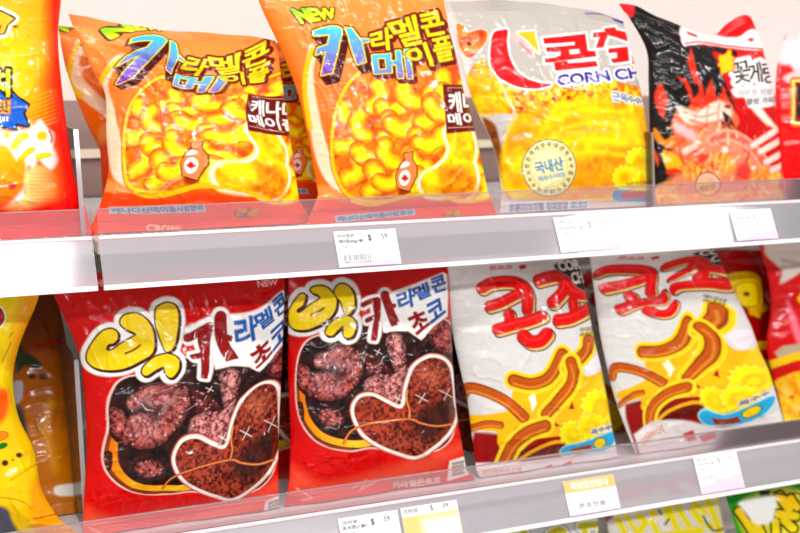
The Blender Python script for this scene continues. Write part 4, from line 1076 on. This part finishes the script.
bag('white corn stick bag behind, glimpsed in the dark slit between the white bags', [(545, 258), (560, 400), (570, None)], [(668, 250), (686, 400), (694, None)], [(545, 258), (668, 250)],
    bl_, .136, art_corncho, ta=.17, warp=BK(105, -8), thick=.014, step=1.8, seed=93, group=G3, back=(220, 218, 216))
bag('dark red bag with yellow letters set back behind the white bags',
    [(704, 250), (714, 330), (722, None)], [(768, 250), (777, 330), (790, None)], [(704, 250), (768, 250)], bl_, .13, art_redyellow, ta=.12, thick=.015, step=1.1, seed=67, back=(150, 10, 10))
bag('red bag with a pale folded top at the right end of the lower shelf',
    [(758, 244), (768, 280), (770, 310), (766, 345), (772, 375), (779, 400), (784, None)], [(930, 236), (940, 330), (950, None)], [(758, 244), (850, 240), (930, 236)],
    bl_, .088, art_redsnack, ta=.16, thick=.021, step=1.0, seed=71, back=(200, 10, 14))
# ------------------------------------------------------------------ bottom row
bag('silver white bag with yellow letters on the bottom shelf, under the plain white tag',
    [(404, 520), (410, 600), (420, None)], [(596, 488), (602, 600), (606, None)], [(404, 520), (500, 505), (596, 488)], bb, .06, art_silver, ta=.2, thick=.02, step=1.0, seed=73, back=(220, 220, 224))
bag('cream bag with large yellow letters on the bottom shelf',
    [(600, 490), (612, 560), (622, None)], [(712, 471), (724, 530), (738, 590), (742, None)], [(600, 490), (712, 471)], bb, .058, art_ricecake, ta=.2, thick=.02, step=.9, seed=79, back=(220, 216, 206))
bag('green bag with yellow letters on the bottom shelf at the right',
    [(722, 486), (736, 530), (756, 590), (764, None)], [(880, 466), (890, 560), (900, None)], [(722, 486), (800, 476), (880, 466)], bb, .058, art_green, ta=.2, thick=.02, step=.9, seed=83, back=(40, 150, 30))

# ------------------------------------------------------------------ dividers and price tags
divider('clear divider standing left of the crumpled maple corn bag', 83, 214, bu, .045, .093, .3, .22)
divider('clear divider between the corn chip bag and the black flame bag', 655, 205, bu, .05, .08, .3, .1, .0016)
divider('clear divider in the dark gap left of the red chocolate corn bag', 88, 560, bl_, .06, .16, .3, .12)
price_tag('white price tag with a pink foot below the tall maple corn bag', [(333, 235), (395, 232), (401, 267), (341, 271)], ZU, tag_art('카라멜콘', '(메이플)60g(1봉)', 'sharp'))
price_tag('white price tag below the corn chip bag', [(554, 226), (615, 223), (624, 256), (564, 261)], ZU, tag_art('콘칩', '옥수수콘칩(1봉)', 'faint'))
price_tag('white price tag below the black flame bag', [(730, 219), (771, 216), (783, 244), (741, 249)], ZU, tag_art('꽃게랑', '불꽃게(1봉)', 'faint'))
price_tag('white price tag below the right red chocolate corn bag', [(337, 527), (396, 515), (405, 549), (347, 562)], ZL, tag_art('크라운', '초코콘(1봉)', 'sharp'))
price_tag('pale price tag with an orange wash between the red and white bags', [(399, 512), (455, 501), (464, 535), (409, 547)], ZL, tag_art('크라운', '59', 'orangebody'))
price_tag('price tag with an orange header below the white corn stick bags', [(562, 487), (612, 477), (620, 508), (573, 521)], ZL, tag_art('특별할인행사', '콘초한봉', 'orange'))
price_tag('white price tag with a pink foot at the right end of the lower shelf', [(691, 462), (733, 452), (747, 486), (706, 498)], ZL, tag_art('콘초', '초코스틱(1봉)', 'faint'))

# ------------------------------------------------------------------ light: ceiling fixtures of the shop, one lowered as fill, and its pale surroundings
w = bpy.data.worlds.new('shop_surroundings'); SC.world = w; w.use_nodes = True
bg = w.node_tree.nodes['Background']; bg.inputs['Color'].default_value = (1, .985, .97, 1); bg.inputs['Strength'].default_value = .34
def lamp(name, x0, x1, y, z, dy, power, col=(1, .985, .96)):
    L = bpy.data.lights.new(name, 'AREA'); L.shape = 'RECTANGLE'; L.size = x1-x0; L.size_y = dy; L.energy = power; L.color = col
    o = bpy.data.objects.new(name, L); COL.objects.link(o); o.location = ((x0+x1)/2, y, z)
    d = Vector((.0, .5, -1.0)) if y < -.3 else Vector((0, .2, -1))
    o.rotation_euler = d.to_track_quat('-Z', 'Y').to_euler()
    return o
lamp('ceiling_light', -1.2, .43, -1.5, 1.5, .22, 24)
lamp('ceiling_light', 1.95, 2.45, -1.5, 1.5, .22, 16)
lamp('ceiling_light', -.6, 1.4, -.75, 2.0, .06, 16)
lamp('ceiling_light', -.6, 1.6, -2.9, 1.35, .1, 66)  # unseen front lamp, set low to even the light on the lower row
SC.view_settings.view_transform = 'Standard'; SC.view_settings.look = 'None'; SC.view_settings.gamma = 1
SC.view_settings.use_curve_mapping = False
SC.view_settings.exposure = 0.0
